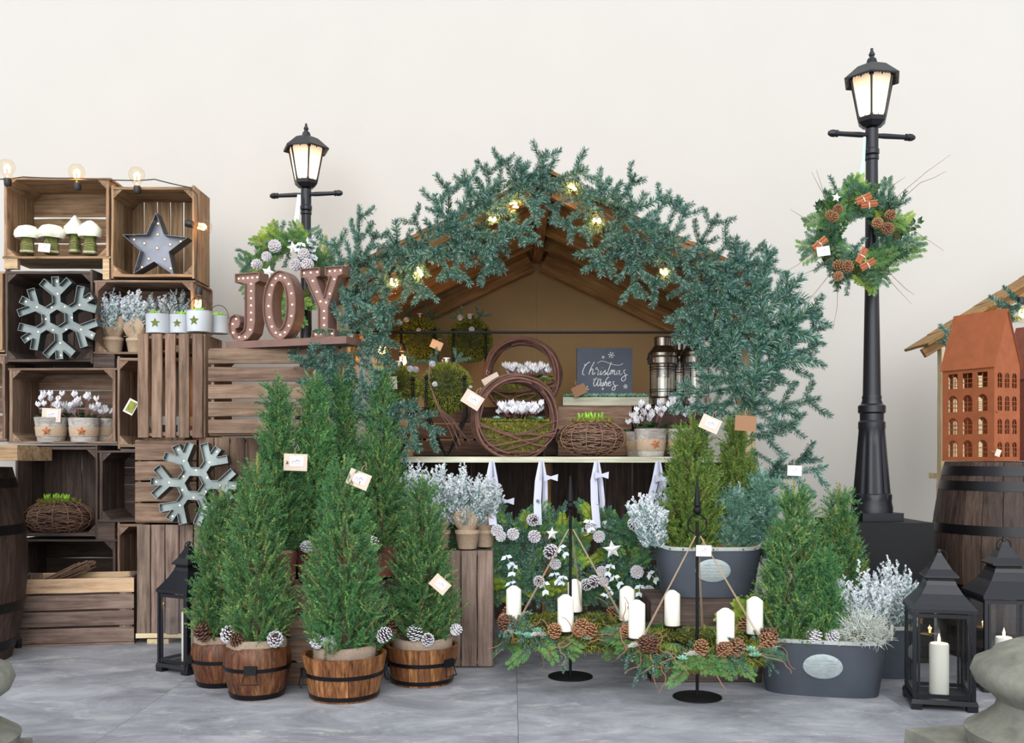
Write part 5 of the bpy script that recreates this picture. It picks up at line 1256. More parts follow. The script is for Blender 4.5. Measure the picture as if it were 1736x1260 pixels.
def nest(label, x, yb, d, wpx, hpx, seed, z=None):
    loc = P(x, yb, d)
    if z is not None: loc.z = z
    t = empty('twig_nest', loc, label, 'nest', 'round twig nests with hyacinth shoots'); a_, c_ = px(wpx, d) / 2, px(hpx, d) / 2; rr = random.Random(seed)
    MB().sphere((0, 0, c_), 1, 20, 12, sx=a_ * .9, sy=a_ * .8, sz=c_ * .9).build('core', M['cone_dark'], t, True)
    def pt(u, v, q=1.0): return (a_ * q * math.cos(v) * math.cos(u), a_ * .9 * q * math.cos(v) * math.sin(u), c_ + c_ * q * math.sin(v))
    mb = MB()
    for i in range(420):
        u0 = rr.uniform(0, 6.28); v0 = rr.uniform(-1.2, 1.25); du = rr.uniform(.5, 1.3); dv = rr.uniform(-.35, .35); q = rr.uniform(.9, 1.03)
        mb.tube([pt(u0 + du * k / 5, max(-1.35, min(1.3, v0 + dv * k / 5 + .05 * math.sin(k * 2))), q + rr.uniform(-.015, .015)) for k in range(6)], rr.uniform(.0015, .0028), 4)
    mb.build('twig_weave', M['twig_nest'], t)['kind'] = 'stuff'
    for k in range(14):
        u = k * math.pi / 7; MB().tube([pt(u, -1.3 + 2.45 * j / 8, 1.05) for j in range(9)], .0019, 5).build('binding_wire', M['twig_curl'], t)
    g = np.random.default_rng(seed); q = g.uniform(-1, 1, (900, 2)); q = q[(q ** 2).sum(1) < 1]; pts = np.stack([q[:, 0] * a_ * .66, q[:, 1] * a_ * .6, 2 * c_ * .94 + .012 * (1 - (q ** 2).sum(1))], 1)
    T, mi = moss_soup(seed, pts, np.tile([[0, 0, 1.]], (len(pts), 1)), L=.020, w=.006); link('moss', tri_mesh('moss', T, mi, [M['moss_leaf'], M['moss_leaf2']]), t)['kind'] = 'stuff'
    sprouts(t, [(a_ * s, rr.uniform(-.02, .02), 2 * c_ * .96) for s in (-.32, -.12, .06, .28)], .044)
nest('twig nest with green shoots in the dark crate', 99, 908, 5.13, 106, 60, 91)
nest('twig nest with green shoots on the hut shelf', 1003, 776, 4.62, 114, 62, 92, ZS)

# ------------------------------------------------------------------ on the shelf of the hut
def twig_ring(label, x, y, d, Rpx, depth, seed, yaw=0.0):
    c = P(x, y, d); Rm = px(Rpx, d); rr = random.Random(seed)
    t = empty('twig_ring', c, label, 'planter', 'twig ring planters with white cyclamen', yaw)
    for i in range(40):
        y0 = rr.uniform(-depth / 2, depth / 2); r0 = Rm * rr.uniform(.90, 1.02) - (abs(y0) / depth) * Rm * .06; ph = rr.uniform(0, 6.28); sp = rr.uniform(4.2, 6.2); n = 40; k1, k2 = rr.uniform(0, 6), rr.uniform(0, 6); am = Rm * .035
        pts = [((r0 + am * math.sin(2 * a + k1) + am * .5 * math.sin(5 * a + k2)) * math.cos(a), y0 + depth * .16 * math.sin(a + k2), (r0 + am * math.sin(2 * a + k1)) * math.sin(a)) for a in [ph + sp * k / n for k in range(n + 1)]]
        MB().tube(pts, rr.uniform(.0035, .0065), 6).build('vine', M['twig_wreath'], t, True)
    for i in range(6):                                   # loose vines across the front of the moss
        a0, a1 = R(rr.uniform(185, 245)), R(rr.uniform(-60, 0)); pts = []
        A, B = Vector((Rm * math.cos(a0), -depth * .5, Rm * math.sin(a0))), Vector((Rm * math.cos(a1), -depth * .5, Rm * math.sin(a1)))
        for k in range(7): q = k / 6; v = A.lerp(B, q); v.z -= Rm * .12 * math.sin(q * 3.14) * rr.uniform(.2, 1); v.y -= .012 * math.sin(q * 3.14); pts.append(v)
        MB().tube(pts, rr.uniform(.003, .0055), 6).build('vine', M['twig_wreath'], t, True)
    # moss filling the lower part
    n = 24; arc = [(Rm * .90 * math.cos(a), Rm * .90 * math.sin(a)) for a in [R(188) + R(164) * k / n for k in range(n + 1)]]
    MB().prism(arc, -depth * .40, depth * .40).build('moss_core', M['soil_moss'], t)
    g = np.random.default_rng(seed); q = g.uniform(-1, 1, (6000, 2)) * Rm * .93; zt = -Rm * .10
    q = q[((q ** 2).sum(1) < (Rm * .92) ** 2) & (q[:, 1] < zt + Rm * .06 * np.sin(q[:, 0] / Rm * 5))]
    pts = np.stack([q[:, 0], np.full(len(q), -depth * .40), q[:, 1]], 1); T1, m1 = moss_soup(seed, pts, np.tile([[0, -1., .2]], (len(pts), 1)), L=.015, w=.006)
    q2 = g.uniform(-1, 1, (1800, 2)); pts2 = np.stack([q2[:, 0] * Rm * .85, q2[:, 1] * depth * .4, np.full(len(q2), zt)], 1); T2, m2 = moss_soup(seed + 1, pts2, np.tile([[0, 0, 1.]], (len(pts2), 1)), L=.016, w=.006)
    link('moss', tri_mesh('moss', np.concatenate([T1, T2]), np.concatenate([m1, m2]), [M['moss_leaf'], M['moss_leaf2']]), t)['kind'] = 'stuff'
    T, mi = cyclamen_soup(seed, Rm * .62, Rm * .34, 60, 34); f = link('cyclamen', tri_mesh('cyclamen', T + np.array([Rm * .12, -.01, zt]), mi, [M[m] for m in CYM]), t); f['kind'] = 'stuff'
    rosette(t, (-Rm * .45, -depth * .2, zt + .01), .026); rosette(t, (Rm * .6, -depth * .25, zt + .01), .022)
def rosette(parent, loc, r, name='succulent'):
    mb = MB()
    for ring_, (n, el_, s) in enumerate(((7, 22, 1.0), (6, 46, .85), (4, 68, .7))):
        for k in range(n):
            a = 2 * math.pi * (k + ring_ * .4) / n; d = Vector((math.cos(a) * math.cos(R(el_)), math.sin(a) * math.cos(R(el_)), math.sin(R(el_)))); sd = Vector((-math.sin(a), math.cos(a), 0)); u = d.cross(sd) * -1; l = r * s
            vs = [Vector((0, 0, 0)), d * l * .6 + sd * l * .26, d * l * .6 - sd * l * .26, d * l, d * l * .55 + u * l * .14, d * l * .55 - u * l * .12]
            mb.add([tuple(Vector(loc) + v) for v in vs], [(0, 1, 4), (0, 4, 2), (1, 3, 4), (4, 3, 2), (0, 5, 1), (0, 2, 5), (1, 5, 3), (5, 2, 3)])
    return mb.build(name, M['succulent'], parent)
twig_ring('front twig ring planter with vines crossing its moss', 872, 708, 4.60, 70, .15, 101, R(8))
twig_ring('rear twig ring planter higher up behind the first', 886, 640, 5.02, 64, .16, 102, R(-8))
bx_ = empty('riser_box', P(886, 776, 5.02), 'dark wooden riser holding up the rear twig ring', 'box'); bx_.location.z = ZS
z1 = P(886, 640 + 66, 5.02).z - ZS
for k in (-1, 1): slat(bx_, (k * .11, 0, z1 / 2), (0, 1, 0), (1, 0, 0), (.15, z1, .012), 'wood_dark', 'side')
slat(bx_, (0, 0, z1 - .006), (1, 0, 0), (0, 0, 1), (.24, .15, .012), 'wood_dark', 'top')
def moss_ball(label, x, y, d, rpx, seed, cand=True, legs=True, deco=()):
    c = P(x, y, d); r = px(rpx, d)
    t = empty('moss_ball', c, label, 'moss ball', 'moss balls on wire stands')
    MB().sphere((0, 0, 0), r * .95, 24, 16).build('core', M['moss_dark'], t, True)
    g = np.random.default_rng(seed); pts, nr = sph_pts(g, 5200, r * .95); T, mi = moss_soup(seed, pts, nr + np.array([0, 0, -.15]), L=.014, w=.0075); link('moss', tri_mesh('moss', T, mi, [M['moss_leaf'], M['moss_leaf2']]), t)['kind'] = 'stuff'
    MB().lathe([(.020, r * .9), (.020, r * .9 + .030), (.018, r * .9 + .030), (.018, r * .9 + .02), (.001, r * .9 + .02)], 20, cap1=False).build('candle_cup', M['steel_antique'], t, True, 40)
    MB().lathe([(.0175, r * .9 + .012), (.0175, r * .9 + .034), (.001, r * .9 + .035)], 18).build('tealight', M['candle_wax'], t, True, 40)
    for (dx, dz, s) in deco:
        yy = -math.sqrt(max(.0001, 1.1 - dx * dx - dz * dz)) * r if dx * dx + dz * dz < 1.1 else -.01
        cone_part(t, 'white', (dx * r * .97, yy * .9, dz * r * .97), (dx, -.5, dz + .2), s * .62)
    for s in (-1, 1): link('fir_sprig', rnd.choice(SPRIG), t, mtx=basis((s * .6, .2, .8), (0, -1, 0), (s * .03, .02, r * .85), .7))
    return t
def wire_stand(label, x, y, d, rpx, zfoot, spread=.5):
    c = P(x, y, d); r = px(rpx, d); t = empty('wire_stand', Vector((c.x, c.y, zfoot)), label, 'stand', 'black wire stands'); zc = c.z - zfoot
    for k in range(4):
        a = R(45 + 90 * k); o = Vector((math.cos(a), math.sin(a), 0)); q = Vector((-math.sin(a), math.cos(a), 0)) * .006
        for s in (-1, 1):
            MB().tube([o * .012 + q * s * .3 + Vector((0, 0, .012)), o * r * .45 + q * s + Vector((0, 0, zc * .22)), o * r * 1.05 + q * s + Vector((0, 0, zc * .58)), o * r * 1.06 + q * s + Vector((0, 0, zc * .8)), o * r * 1.02 + q * s + Vector((0, 0, zc + r * .3))], .0032, 6).build('wire', M['black_iron'], t, True)
        MB().sphere(tuple(o * r * 1.04 + Vector((0, 0, zc + r * .36))), .010, 10, 6).build('knob', M['black_iron'], t, True)
    MB().sphere((0, 0, .013), .013, 10, 8).build('foot', M['black_iron'], t, True)
for (x, y, d, rp, sd_, lb, deco) in ((676, 657, 4.60, 36, 111, 'mossy green ball next to the fir-covered post', ((.55, .75, 1.0), (.75, .75, .9))), (757, 658, 4.58, 43, 112, 'front moss ball with trailing twigs and a square tag', ((-.5, .85, 1.0), (-.35, .05, .8), (.95, 0, .5))),
                                (711, 577, 5.28, 38, 113, 'dark moss ball at the back, above the front one', ((-.5, .8, 1.0), (.05, .3, .7), (-.75, .7, .8))), (797, 577, 5.30, 37, 114, 'dark moss ball at the back, next to the rear twig ring', ((-.4, .9, 1.0), (.1, .3, 1.0), (0, .95, .8)))):
    moss_ball(lb, x, y, d, rp, sd_, deco=deco)
    wire_stand('black wire stand under the ' + lb.split(',')[0].split(' with')[0].replace('next to', 'beside'), x, y, d, rp, ZS if d < 5.1 else ZS, .5) if sd_ != 114 else wire_stand('black wire stand under the dark ball nearest the rear twig ring', x, y, d, rp, ZS)
mt = empty('trailing_twigs', P(740, 640, 4.45), 'thin purple twigs trailing down from the front moss ball', 'twigs')
for i in range(9):
    e = P(rnd.uniform(770, 800), rnd.uniform(735, 765), 4.44) - mt.location; s0 = Vector((-.03 + rnd.uniform(-.004, .004), 0, .05)); MB().tube([s0, Vector((-.035, -.01, -.02)), Vector((0, -.01, -.11)) + e * .12, e * .65 + Vector((rnd.uniform(-.01, .01), 0, -.02)), e], [.0022, .0022, .0018, .0013, .0008], 5).build('twig', M['twig_wreath'], mt, True)
# slate board
dB = 5.12; zt_ = H - (688 - CY) * 5.0 / F + .002
pb = P(1025, 590, dB); hb_ = pb.z - zt_; wb_ = px(94, dB)
sb = empty('slate_board', (pb.x, dB, zt_), 'square slate board chalked Christmas wishes', 'sign', rotz=R(0))
MB().box((0, .02, hb_ / 2), (wb_, .04, hb_)).build('board', M['slate'], sb)
Z = lambda X, Y: (((970 + X / 12) - 1025) * dB / F, -.0012, hb_ - ((585 + Y / 12) - 590) * dB / F)
STROKES = [[(250, 392), (262, 428)], [(360, 345), (300, 382), (240, 470), (210, 560), (222, 602), (250, 606)], [(450, 345), (420, 400), (380, 480), (345, 580), (350, 602)], [(350, 562), (385, 505), (415, 490), (424, 525), (410, 585), (430, 600), (470, 560)],
    [(470, 500), (498, 458), (515, 478), (502, 502), (540, 512), (534, 542), (515, 600), (532, 612), (570, 570)], [(592, 522), (575, 590), (592, 606), (632, 560)], [(616, 460), (618, 466)], [(632, 562), (682, 508), (662, 540), (684, 572), (668, 606), (636, 604)], [(684, 600), (720, 560)],
    [(797, 350), (770, 420), (735, 520), (715, 590), (732, 612), (768, 570)], [(515, 375), (560, 340), (620, 328), (700, 350), (780, 385), (860, 405), (930, 412), (1000, 400), (1030, 370)], [(792, 510), (775, 602)], [(780, 565), (812, 512), (826, 522), (813, 592)], [(816, 570), (850, 516), (866, 526), (856, 592), (880, 602), (908, 566)],
    [(964, 520), (922, 532), (900, 580), (918, 606), (950, 572), (972, 515), (962, 590), (986, 612), (1022, 570)], [(1088, 508), (1052, 520), (1052, 552), (1080, 602), (1086, 682), (1060, 726), (1020, 730), (1000, 702), (1022, 660), (1080, 622), (1130, 606)],
    [(428, 706), (446, 690)], [(505, 668), (466, 702), (436, 780), (446, 832), (478, 826), (512, 770), (536, 690)], [(524, 740), (512, 800), (524, 834), (552, 820), (572, 760), (572, 700), (556, 690)], [(602, 760), (575, 820), (590, 836), (620, 802)], [(606, 708), (608, 714)], [(620, 800), (645, 752), (632, 780), (648, 806), (630, 836), (606, 830)],
    [(744, 650), (700, 692), (672, 760), (650, 832)], [(658, 800), (690, 760), (706, 770), (692, 828), (716, 832)], [(720, 805), (776, 772), (772, 746), (742, 760), (730, 810), (750, 836), (800, 806)], [(862, 745), (832, 756), (838, 790), (872, 832), (876, 882), (850, 920), (816, 914), (816, 880), (860, 842), (930, 820)]]
ck = MB()
for s in STROKES:
    q = []
    for i in range(len(s) - 1):
        for k in range(5):
            t_ = k / 5; p0, p1, p2, p3 = s[max(i - 1, 0)], s[i], s[i + 1], s[min(i + 2, len(s) - 1)]
            q.append(tuple(.5 * (2 * p1[j] + (p2[j] - p0[j]) * t_ + (2 * p0[j] - 5 * p1[j] + 4 * p2[j] - p3[j]) * t_ ** 2 + (3 * p1[j] - p0[j] - 3 * p2[j] + p3[j]) * t_ ** 3) for j in (0, 1)))
    q.append(s[-1]); ck.tube([Z(*p) for p in q], (.0020 if len(s) != 9 else .0013), 6)
for (X, Y, r_) in ((795, 205, 66), (270, 890, 72), (1085, 845, 48), (630, 250, 32), (622, 895, 26)):
    for k in range(3):
        a = k * math.pi / 3 + .2; ck.tube([Z(X - r_ * math.cos(a), Y - r_ * math.sin(a)), Z(X + r_ * math.cos(a), Y + r_ * math.sin(a))], .0012, 5)
        if r_ > 40:
            for s in (-1, 1):
                e = (X + s * r_ * .6 * math.cos(a), Y + s * r_ * .6 * math.sin(a))
                for o in (-.6, .6): ck.tube([Z(*e), Z(e[0] + s * r_ * .35 * math.cos(a + o), e[1] + s * r_ * .35 * math.sin(a + o))], .0010, 5)
ck.build('chalk_lettering', M['chalk'], sb)
# succulent tray
tr = empty('succulent_tray', P(1027, 688, 5.03), 'long shallow pale tray of green succulents', 'tray'); tr.location.z = zt_; wt = px(146, 5.03)
slat(tr, (0, 0, .022), (1, 0, 0), (0, -1, 0), (wt, .044, .01), 'wood_shelf', 'side'); slat(tr, (0, .075, .022), (1, 0, 0), (0, 1, 0), (wt, .044, .01), 'wood_shelf', 'side')
for s in (-1, 1): slat(tr, (s * (wt / 2 - .005), .0375, .022), (0, 1, 0), (s, 0, 0), (.066, .044, .01), 'wood_shelf', 'end')
slat(tr, (0, .0375, .005), (1, 0, 0), (0, 0, 1), (wt - .02, .066, .008), 'wood_shelf', 'bottom')
for i in range(18): rosette(tr, (-wt / 2 + .02 + (wt - .04) * i / 17, .015 + .03 * (i % 2), .044), rnd.uniform(.03, .038))
# antique steel lanterns
def steel_lantern(label, x, d, wpx, y0, y1, zb_=None):
    t = empty('steel_lantern', P(x, y1, d), label, 'lantern', 'antique steel hurricane lanterns'); s = px(wpx, d) / 2; h = px(y1 - y0, d)
    if zb_ is not None: t.location.z = zb_
    MB().lathe([(s * .86, 0), (s * .95, .004), (s * .95, h * .10), (s * .86, h * .12), (s * .80, h * .125), (s * .80, h * .14)], 32).build('base', M['steel_antique'], t, True, 30)
    MB().lathe([(s * .74, h * .13), (s * .74, h * .62)], 32, cap0=False, cap1=False).build('glass_chimney', M['glass_thin'], t, True)
    MB().lathe([(s * .90, h * .60), (s * .98, h * .61), (s * .98, h * .69), (s * .93, h * .70), (s * .98, h * .72), (s * .96, h * .76), (s * .80, h * .80), (s * .62, h * .86), (s * .56, h * .87), (s * .56, h * .985), (s * .60, h * .99), (s * .56, h), (.001, h)], 32, cap1=False).build('hood', M['steel_antique'], t, True, 30)
    for k in range(8):
        a = k * math.pi / 4 + .2; MB().tube([(s * .84 * math.cos(a), s * .84 * math.sin(a), h * .13), (s * .84 * math.cos(a), s * .84 * math.sin(a), h * .61)], .0022, 6).build('guard_wire', M['black_iron'], t)
    for z in (.20, .23, .52, .56): MB().tube([(s * .85 * math.cos(a), s * .85 * math.sin(a), h * z) for a in [k * math.pi / 12 for k in range(24)]], .0018, 5, closed=True).build('guard_ring', M['black_iron'], t)
    MB().lathe([(s * .40, h * .13), (s * .40, h * .40), (s * .3, h * .42), (.001, h * .43)], 20).build('candle', M['candle_wax'], t, True, 40)
    MB().tube([(s * 1.0 * math.cos(a), .0, h * .68 + s * .9 * math.sin(a) * .4) for a in [-.3 + 3.74 * k / 12 for k in range(13)]], .002, 5).build('handle', M['black_iron'], t)
steel_lantern('antique steel lantern with wire guard beside the slate board', 1124, 5.04, 54, 570, 686, zt_)
steel_lantern('antique steel lantern partly covered by fir twigs', 1180, 5.04, 54, 568, 686, zt_)
steel_lantern('antique steel lantern standing behind the other two', 1152, 5.18, 46, 580, 690, zt_)

# ------------------------------------------------------------------ advent wreaths on candle stands
def candle(label, loc, r, h, lit=False, group=None, parent=None):
    t = empty('pillar_candle', loc, label, 'candle', group)
    pr = [(r * .98, 0), (r, .003), (r, h * .86), (r * .93, h * .89), (r * .35, h * .985), (.001, h)] if not lit else [(r * .98, 0), (r, .003), (r, h - .004), (r * .9, h), (r * .7, h - .008), (.001, h - .010)]
    MB().lathe(pr, 28, cap1=False).build('wax', M['candle_wax'], t, True, 40)
    MB().tube([(0, 0, h - .012), (.001, 0, h + .004), (.008, -.002, h + .009)] if not lit else [(0, 0, h - .012), (0, 0, h + .004)], .0014, 5).build('wick', M['wick'], t)
    if lit:
        MB().lathe([(.001, h + .001), (.005, h + .009), (.0045, h + .018), (.002, h + .028), (.0003, h + .036)], 12).build('flame', M['flame'], t, True)
        li = bpy.data.lights.new('candle_glow', 'POINT'); li.energy = .28; li.color = (1, .58, .25); li.shadow_soft_size = .006; lo = bpy.data.objects.new('candle_glow', li); COL.objects.link(lo); lo.parent = t; lo.location = (0, 0, h + .022)
    return t
def stand(label, x, d, angs, ring_yaw, tag_on, seed, labels, wl_):
    c = P(x, 770, d); c.z = 0; zr = .232; Rr = .235
    t = empty('candle_stand', c, label, 'candle stand', 'black advent candle stands')
    MB().lathe([(.092, 0), (.092, .004), (.088, .006), (.001, .007)], 48, cap1=False).build('base_disc', M['black_iron'], t, True, 40)
    MB().tube([(0, 0, .005), (0, 0, .665)], .0062, 10).build('post', M['black_iron'], t)
    MB().tube([(.036 * math.cos(a) * math.cos(ring_yaw), .036 * math.cos(a) * math.sin(ring_yaw), .655 + .036 * math.sin(a) + .0) for a in [k * math.pi / 16 for k in range(32)]], .0032, 8, closed=True).build('ring', M['black_iron'], t, True)
    MB().sphere((0, 0, .708), .016, 14, 10).build('ball', M['black_iron'], t, True)
    MB().lathe([(.010, .722), (.013, .726), (.012, .735), (.003, .828), (.0005, .832)], 14).build('spike', M['black_iron'], t, True, 40)
    MB().tube([(Rr * math.cos(a), Rr * math.sin(a), zr - .055) for a in [k * math.pi / 24 for k in range(48)]], .004, 6, closed=True).build('hoop', M['black_iron'], t)
    for k in range(2): MB().tube([(Rr * math.cos(angs[0] + k * 1.571), Rr * math.sin(angs[0] + k * 1.571), zr - .055), (-Rr * math.cos(angs[0] + k * 1.571), -Rr * math.sin(angs[0] + k * 1.571), zr - .055)], .003, 6).build('spoke', M['black_iron'], t)
    for a, lb in zip(angs, labels):
        p = Vector((Rr * math.cos(a), Rr * math.sin(a), 0))
        MB().tube([p + Vector((0, 0, zr - .06)), p + Vector((0, 0, zr))], .0036, 6).build('plate_stem', M['black_iron'], t)
        MB().lathe([(.040, zr - .004), (.042, zr), (.001, zr)], 28, cap1=False, mtx=Matrix.Translation(p)).build('candle_plate', M['black_iron'], t, True, 40)
        candle(lb, c + p + Vector((0, 0, zr + .001)), .0315, .142, group='white candles on the advent stands')
    # the wreath lying on the hoop
    rr = random.Random(seed); zw = zr - .045; w_ = empty('advent_wreath', c + Vector((0, 0, zw)), wl_, 'wreath', 'advent wreaths with candles')
    MB().tube([(Rr * 1.0 * math.cos(a), Rr * math.sin(a), .0) for a in [k * math.pi / 20 for k in range(40)]], .030, 10, closed=True).build('moss_core', M['moss_dark'], w_, True)
    g = np.random.default_rng(seed); u = g.uniform(0, 6.283, 5200); v = g.uniform(0, 6.283, 5200); ra = np.stack([np.cos(u), np.sin(u), 0 * u], 1); nn = ra * np.cos(v)[:, None] + np.array([0, 0, 1.]) * np.sin(v)[:, None]
    T, mi = moss_soup(seed, ra * Rr + nn * .030, nn, L=.022, w=.006); link('moss', tri_mesh('moss', T, mi, [M['moss_leaf'], M['moss_leaf2']]), w_)['kind'] = 'stuff'
    def at(a, el_, rr_=.036): return Vector((math.cos(a) * (Rr + rr_ * math.cos(el_)), math.sin(a) * (Rr + rr_ * math.cos(el_)), rr_ * math.sin(el_)))
    for i in range(84):
        a = rr.uniform(0, 6.28); o = Vector((math.cos(a), math.sin(a), 0)); ta = Vector((-math.sin(a), math.cos(a), 0)); k = rr.choice(('fir', 'cedar_green', 'cedar_deep', 'fir', 'cedar_green'))
        me = rr.choice(SPRIG) if k == 'fir' else rr.choice(CEDAR[k]); v = ta * rr.choice((-1, 1)) + o * rr.uniform(-.2, .9) + Vector((0, 0, rr.uniform(-1.0, .25)))
        link('fir_sprig' if k == 'fir' else 'cedar_spray', me, w_, mtx=basis(v, (o + Vector((0, 0, .6))), at(a, rr.uniform(-.6, 2.6)), rr.uniform(.5, .85)))
    for i in range(16):
        a = -math.pi / 2 + rr.uniform(-2.4, 2.4); cone_part(w_, rr.choice(('brown', 'brown', 'dark')), at(a, rr.uniform(.5, 1.1), .042), (math.cos(a) * .4, math.sin(a) * .4, 1), rr.uniform(.8, 1.1))
    for i in range(14):
        a = -math.pi / 2 + rr.uniform(-2.4, 2.4); p = at(a, rr.uniform(.2, 1.2), .040); rosette(w_, p, rr.uniform(.022, .032))
    for i in range(26):
        a = rr.uniform(0, 6.28) if i > 15 else -math.pi / 2 + rr.uniform(-1.5, 1.5); pts = []; p = at(a, rr.uniform(0, 1), .04); hd = Vector((rr.uniform(-1, 1), rr.uniform(-.6, .2), rr.uniform(-.5, .5))).normalized()
        for k in range(12):
            pts.append(p.copy()); hd = (hd + Vector((rr.uniform(-.8, .8), rr.uniform(-.5, .4), rr.uniform(-.65, .62)))).normalized(); p = p + hd * .015
        MB().tube(pts, [.0030 - .0018 * k / 11 for k in range(12)], 5).build('curly_twig', M['twig_curl'], w_, True)
    for i in range(3):
        a = -math.pi / 2 + rr.uniform(-1.3, 1.3); T, mi = bush_soup(seed + i, .028, 60); link('lichen_tuft', tri_mesh('lichen_tuft', T * np.array([1.3, 1, .6]), mi, [M['lichen']]), w_, loc=at(a, .7, .045))
    for k, a in enumerate((R(200), R(-25), R(75))):
        e = at(a, 1.3, .035); MB().tube([e, Vector((0, -.006, .60 - zw + .01)) + Vector((math.cos(a), math.sin(a), 0)) * .01], .0014, 5).build('twine', M['twine'], w_)
        MB().tube([e + Vector((.006, .004, 0)), Vector((.003, -.004, .60 - zw + .01)) + Vector((math.cos(a), math.sin(a), 0)) * .01], .0012, 5).build('twine', M['twine'], w_)
    return t
stand('advent candle stand nearer the grey crate, its ring turned edge-on', 967, 4.02, [R(-98), R(175), R(82), R(2)], R(80), False, 121,
      ['white candle just in front of the rear stand post', 'white candle hanging out next to the grey crate', 'white candle behind the rear stand post', 'white candle half hidden by another candle, between the two stands'], 'advent wreath of moss and cones on the rear stand')
stand('advent candle stand closest to the camera, with a tag on its ring', 1182, 3.68, [R(-76), R(188), R(104), R(12)], R(0), True, 122,
      ['white candle at the very front of the nearer stand', 'white candle overlapping a farther candle, between the two stands', 'white candle in front of the raised zinc tub plaque', 'white candle beside the yellow-green thuja'], 'advent wreath of cones and curly twigs on the nearer stand')

# ------------------------------------------------------------------ black lanterns
def black_lantern(label, x, d, wpx, hpx, yaw, clabel, ch, cr_):
    c = P(x, 770, d); c.z = 0; s = px(wpx, d); h = px(hpx, d)
    t = empty('black_lantern', c, label, 'lantern', 'black metal candle lanterns', yaw)
    b = s / 2; bb = MB(); bb.box((0, 0, h * .052), (s, s, h * .028), taper=.96)
    for sx in (-1, 1):
        for sy in (-1, 1): bb.box((sx * (b - .02), sy * (b - .02), h * .02), (.036, .036, h * .04), taper=1.0)
    bb.build('base', M['black_metal'], t)
    w2 = s * .435; z0, z1 = h * .065, h * .615
    for sx in (-1, 1):
        for sy in (-1, 1): MB().box((sx * w2, sy * w2, (z0 + z1) / 2), (.013, .013, z1 - z0)).build('corner_post', M['black_metal'], t)
    for k in range(4):
        m = Matrix.Rotation(k * math.pi / 2, 4, 'Z'); f = MB(); q = w2 - .010
        for z in (z0 + .012, z1 - .012): f.box((0, -w2, z), (2 * w2, .008, .014), 0, m)
        for sx in (-1, 1): f.box((sx * (q - .004), -w2, (z0 + z1) / 2), (.008, .007, z1 - z0), 0, m)
        f.build('window_frame', M['black_metal'], t)
        MB().box((0, -w2, (z0 + z1) / 2), (2 * q - .012, .002, z1 - z0 - .03), 0, m).build('pane', M['glass_lantern'], t)
    sq = math.sqrt(2); P4 = lambda pr: [(r_ * sq, z) for (r_, z) in pr]
    MB().lathe(P4([(w2 * .5, z1), (b * .98, z1), (b * .98, z1 + h * .022), (b * .86, z1 + h * .05), (b * .62, z1 + h * .11), (b * .46, z1 + h * .165), (b * .42, z1 + h * .19)]), 4, a0=math.pi / 4).build('roof', M['black_metal'], t)
    MB().lathe(P4([(b * .40, z1 + h * .185), (b * .40, z1 + h * .215)]), 4, a0=math.pi / 4).build('vent_band', M['black_iron'], t)
    MB().lathe(P4([(b * .52, z1 + h * .212), (b * .52, z1 + h * .222), (b * .34, z1 + h * .262), (b * .10, z1 + h * .345), (b * .05, z1 + h * .365)]), 4, a0=math.pi / 4).build('cap', M['black_metal'], t)
    MB().sphere((0, 0, z1 + h * .372), .008, 10, 8).build('finial', M['black_metal'], t, True)
    MB().tube([(.028 * math.cos(a), .003, z1 + h * .335 + .028 * math.sin(a)) for a in [k * math.pi / 12 for k in range(24)]], .0022, 6, closed=True).build('ring_handle', M['black_iron'], t)
    cd = candle(clabel, c + Vector((0, 0, h * .067)), cr_, ch, True, 'lit candles inside black lanterns')
    return t
black_lantern('black lantern with a lit candle in front of the oak barrel', 1592, 3.585, 104, 262, R(-14), 'tall lit candle inside the frontmost black lantern', .185, .034)
black_lantern('black lantern half hidden by the stone baluster', 1702, 3.86, 106, 250, R(-6), 'lit candle inside the lantern near the stone baluster', .155, .032)
black_lantern('small black lantern between the board crate and the kegs', 320, 4.16, 76, 216, R(-30), 'lit candle inside the lantern next to the keg', .21, .03)

# ------------------------------------------------------------------ oak barrels
def barrel(label, x, d, top, rmax, rtop, hoops):
    c = P(x, 770, d); c.z = 0; t = empty('oak_barrel', c, label, 'barrel', 'dark oak barrels')
    n = 7; prof = [(rtop + (rmax - rtop) * math.sin(math.pi * (k / n)) ** .9, top * k / n) for k in range(n + 1)]
    p = stave_tub(t, 'stave_shell', prof, 24, 'wood_barrel', [(z * top, .042) for z in hoops], thick=.025, gap=.003)
    MB().lathe([(rtop - .024, top - .035), (rtop - .024, top - .02)], 32).build('lid', M['wood_barrel'], t)
    return t
barrel('oak barrel carrying the rusty metal houses', 1712, 4.48, .885, .335, .275, (.05, .14, .36, .66, .88, .955))
barrel('oak barrel under the thick wooden table top at the photo edge', -98, 4.35, .86, .345, .28, (.08, .28, .68, .92))
tt = empty('table_top', P(-98, 770, 4.35), 'thick round-edged wooden table top resting on the barrel', 'table top'); tt.location.z = .89
for i in range(4):
    x1_ = (.55, .53, .44, .28)[i]; slat(tt, (x1_ - .4, -.34 + i * .17, .034), (1, 0, 0), (0, 0, 1), (.8, .168, .06), 'wood_tan', 'plank')
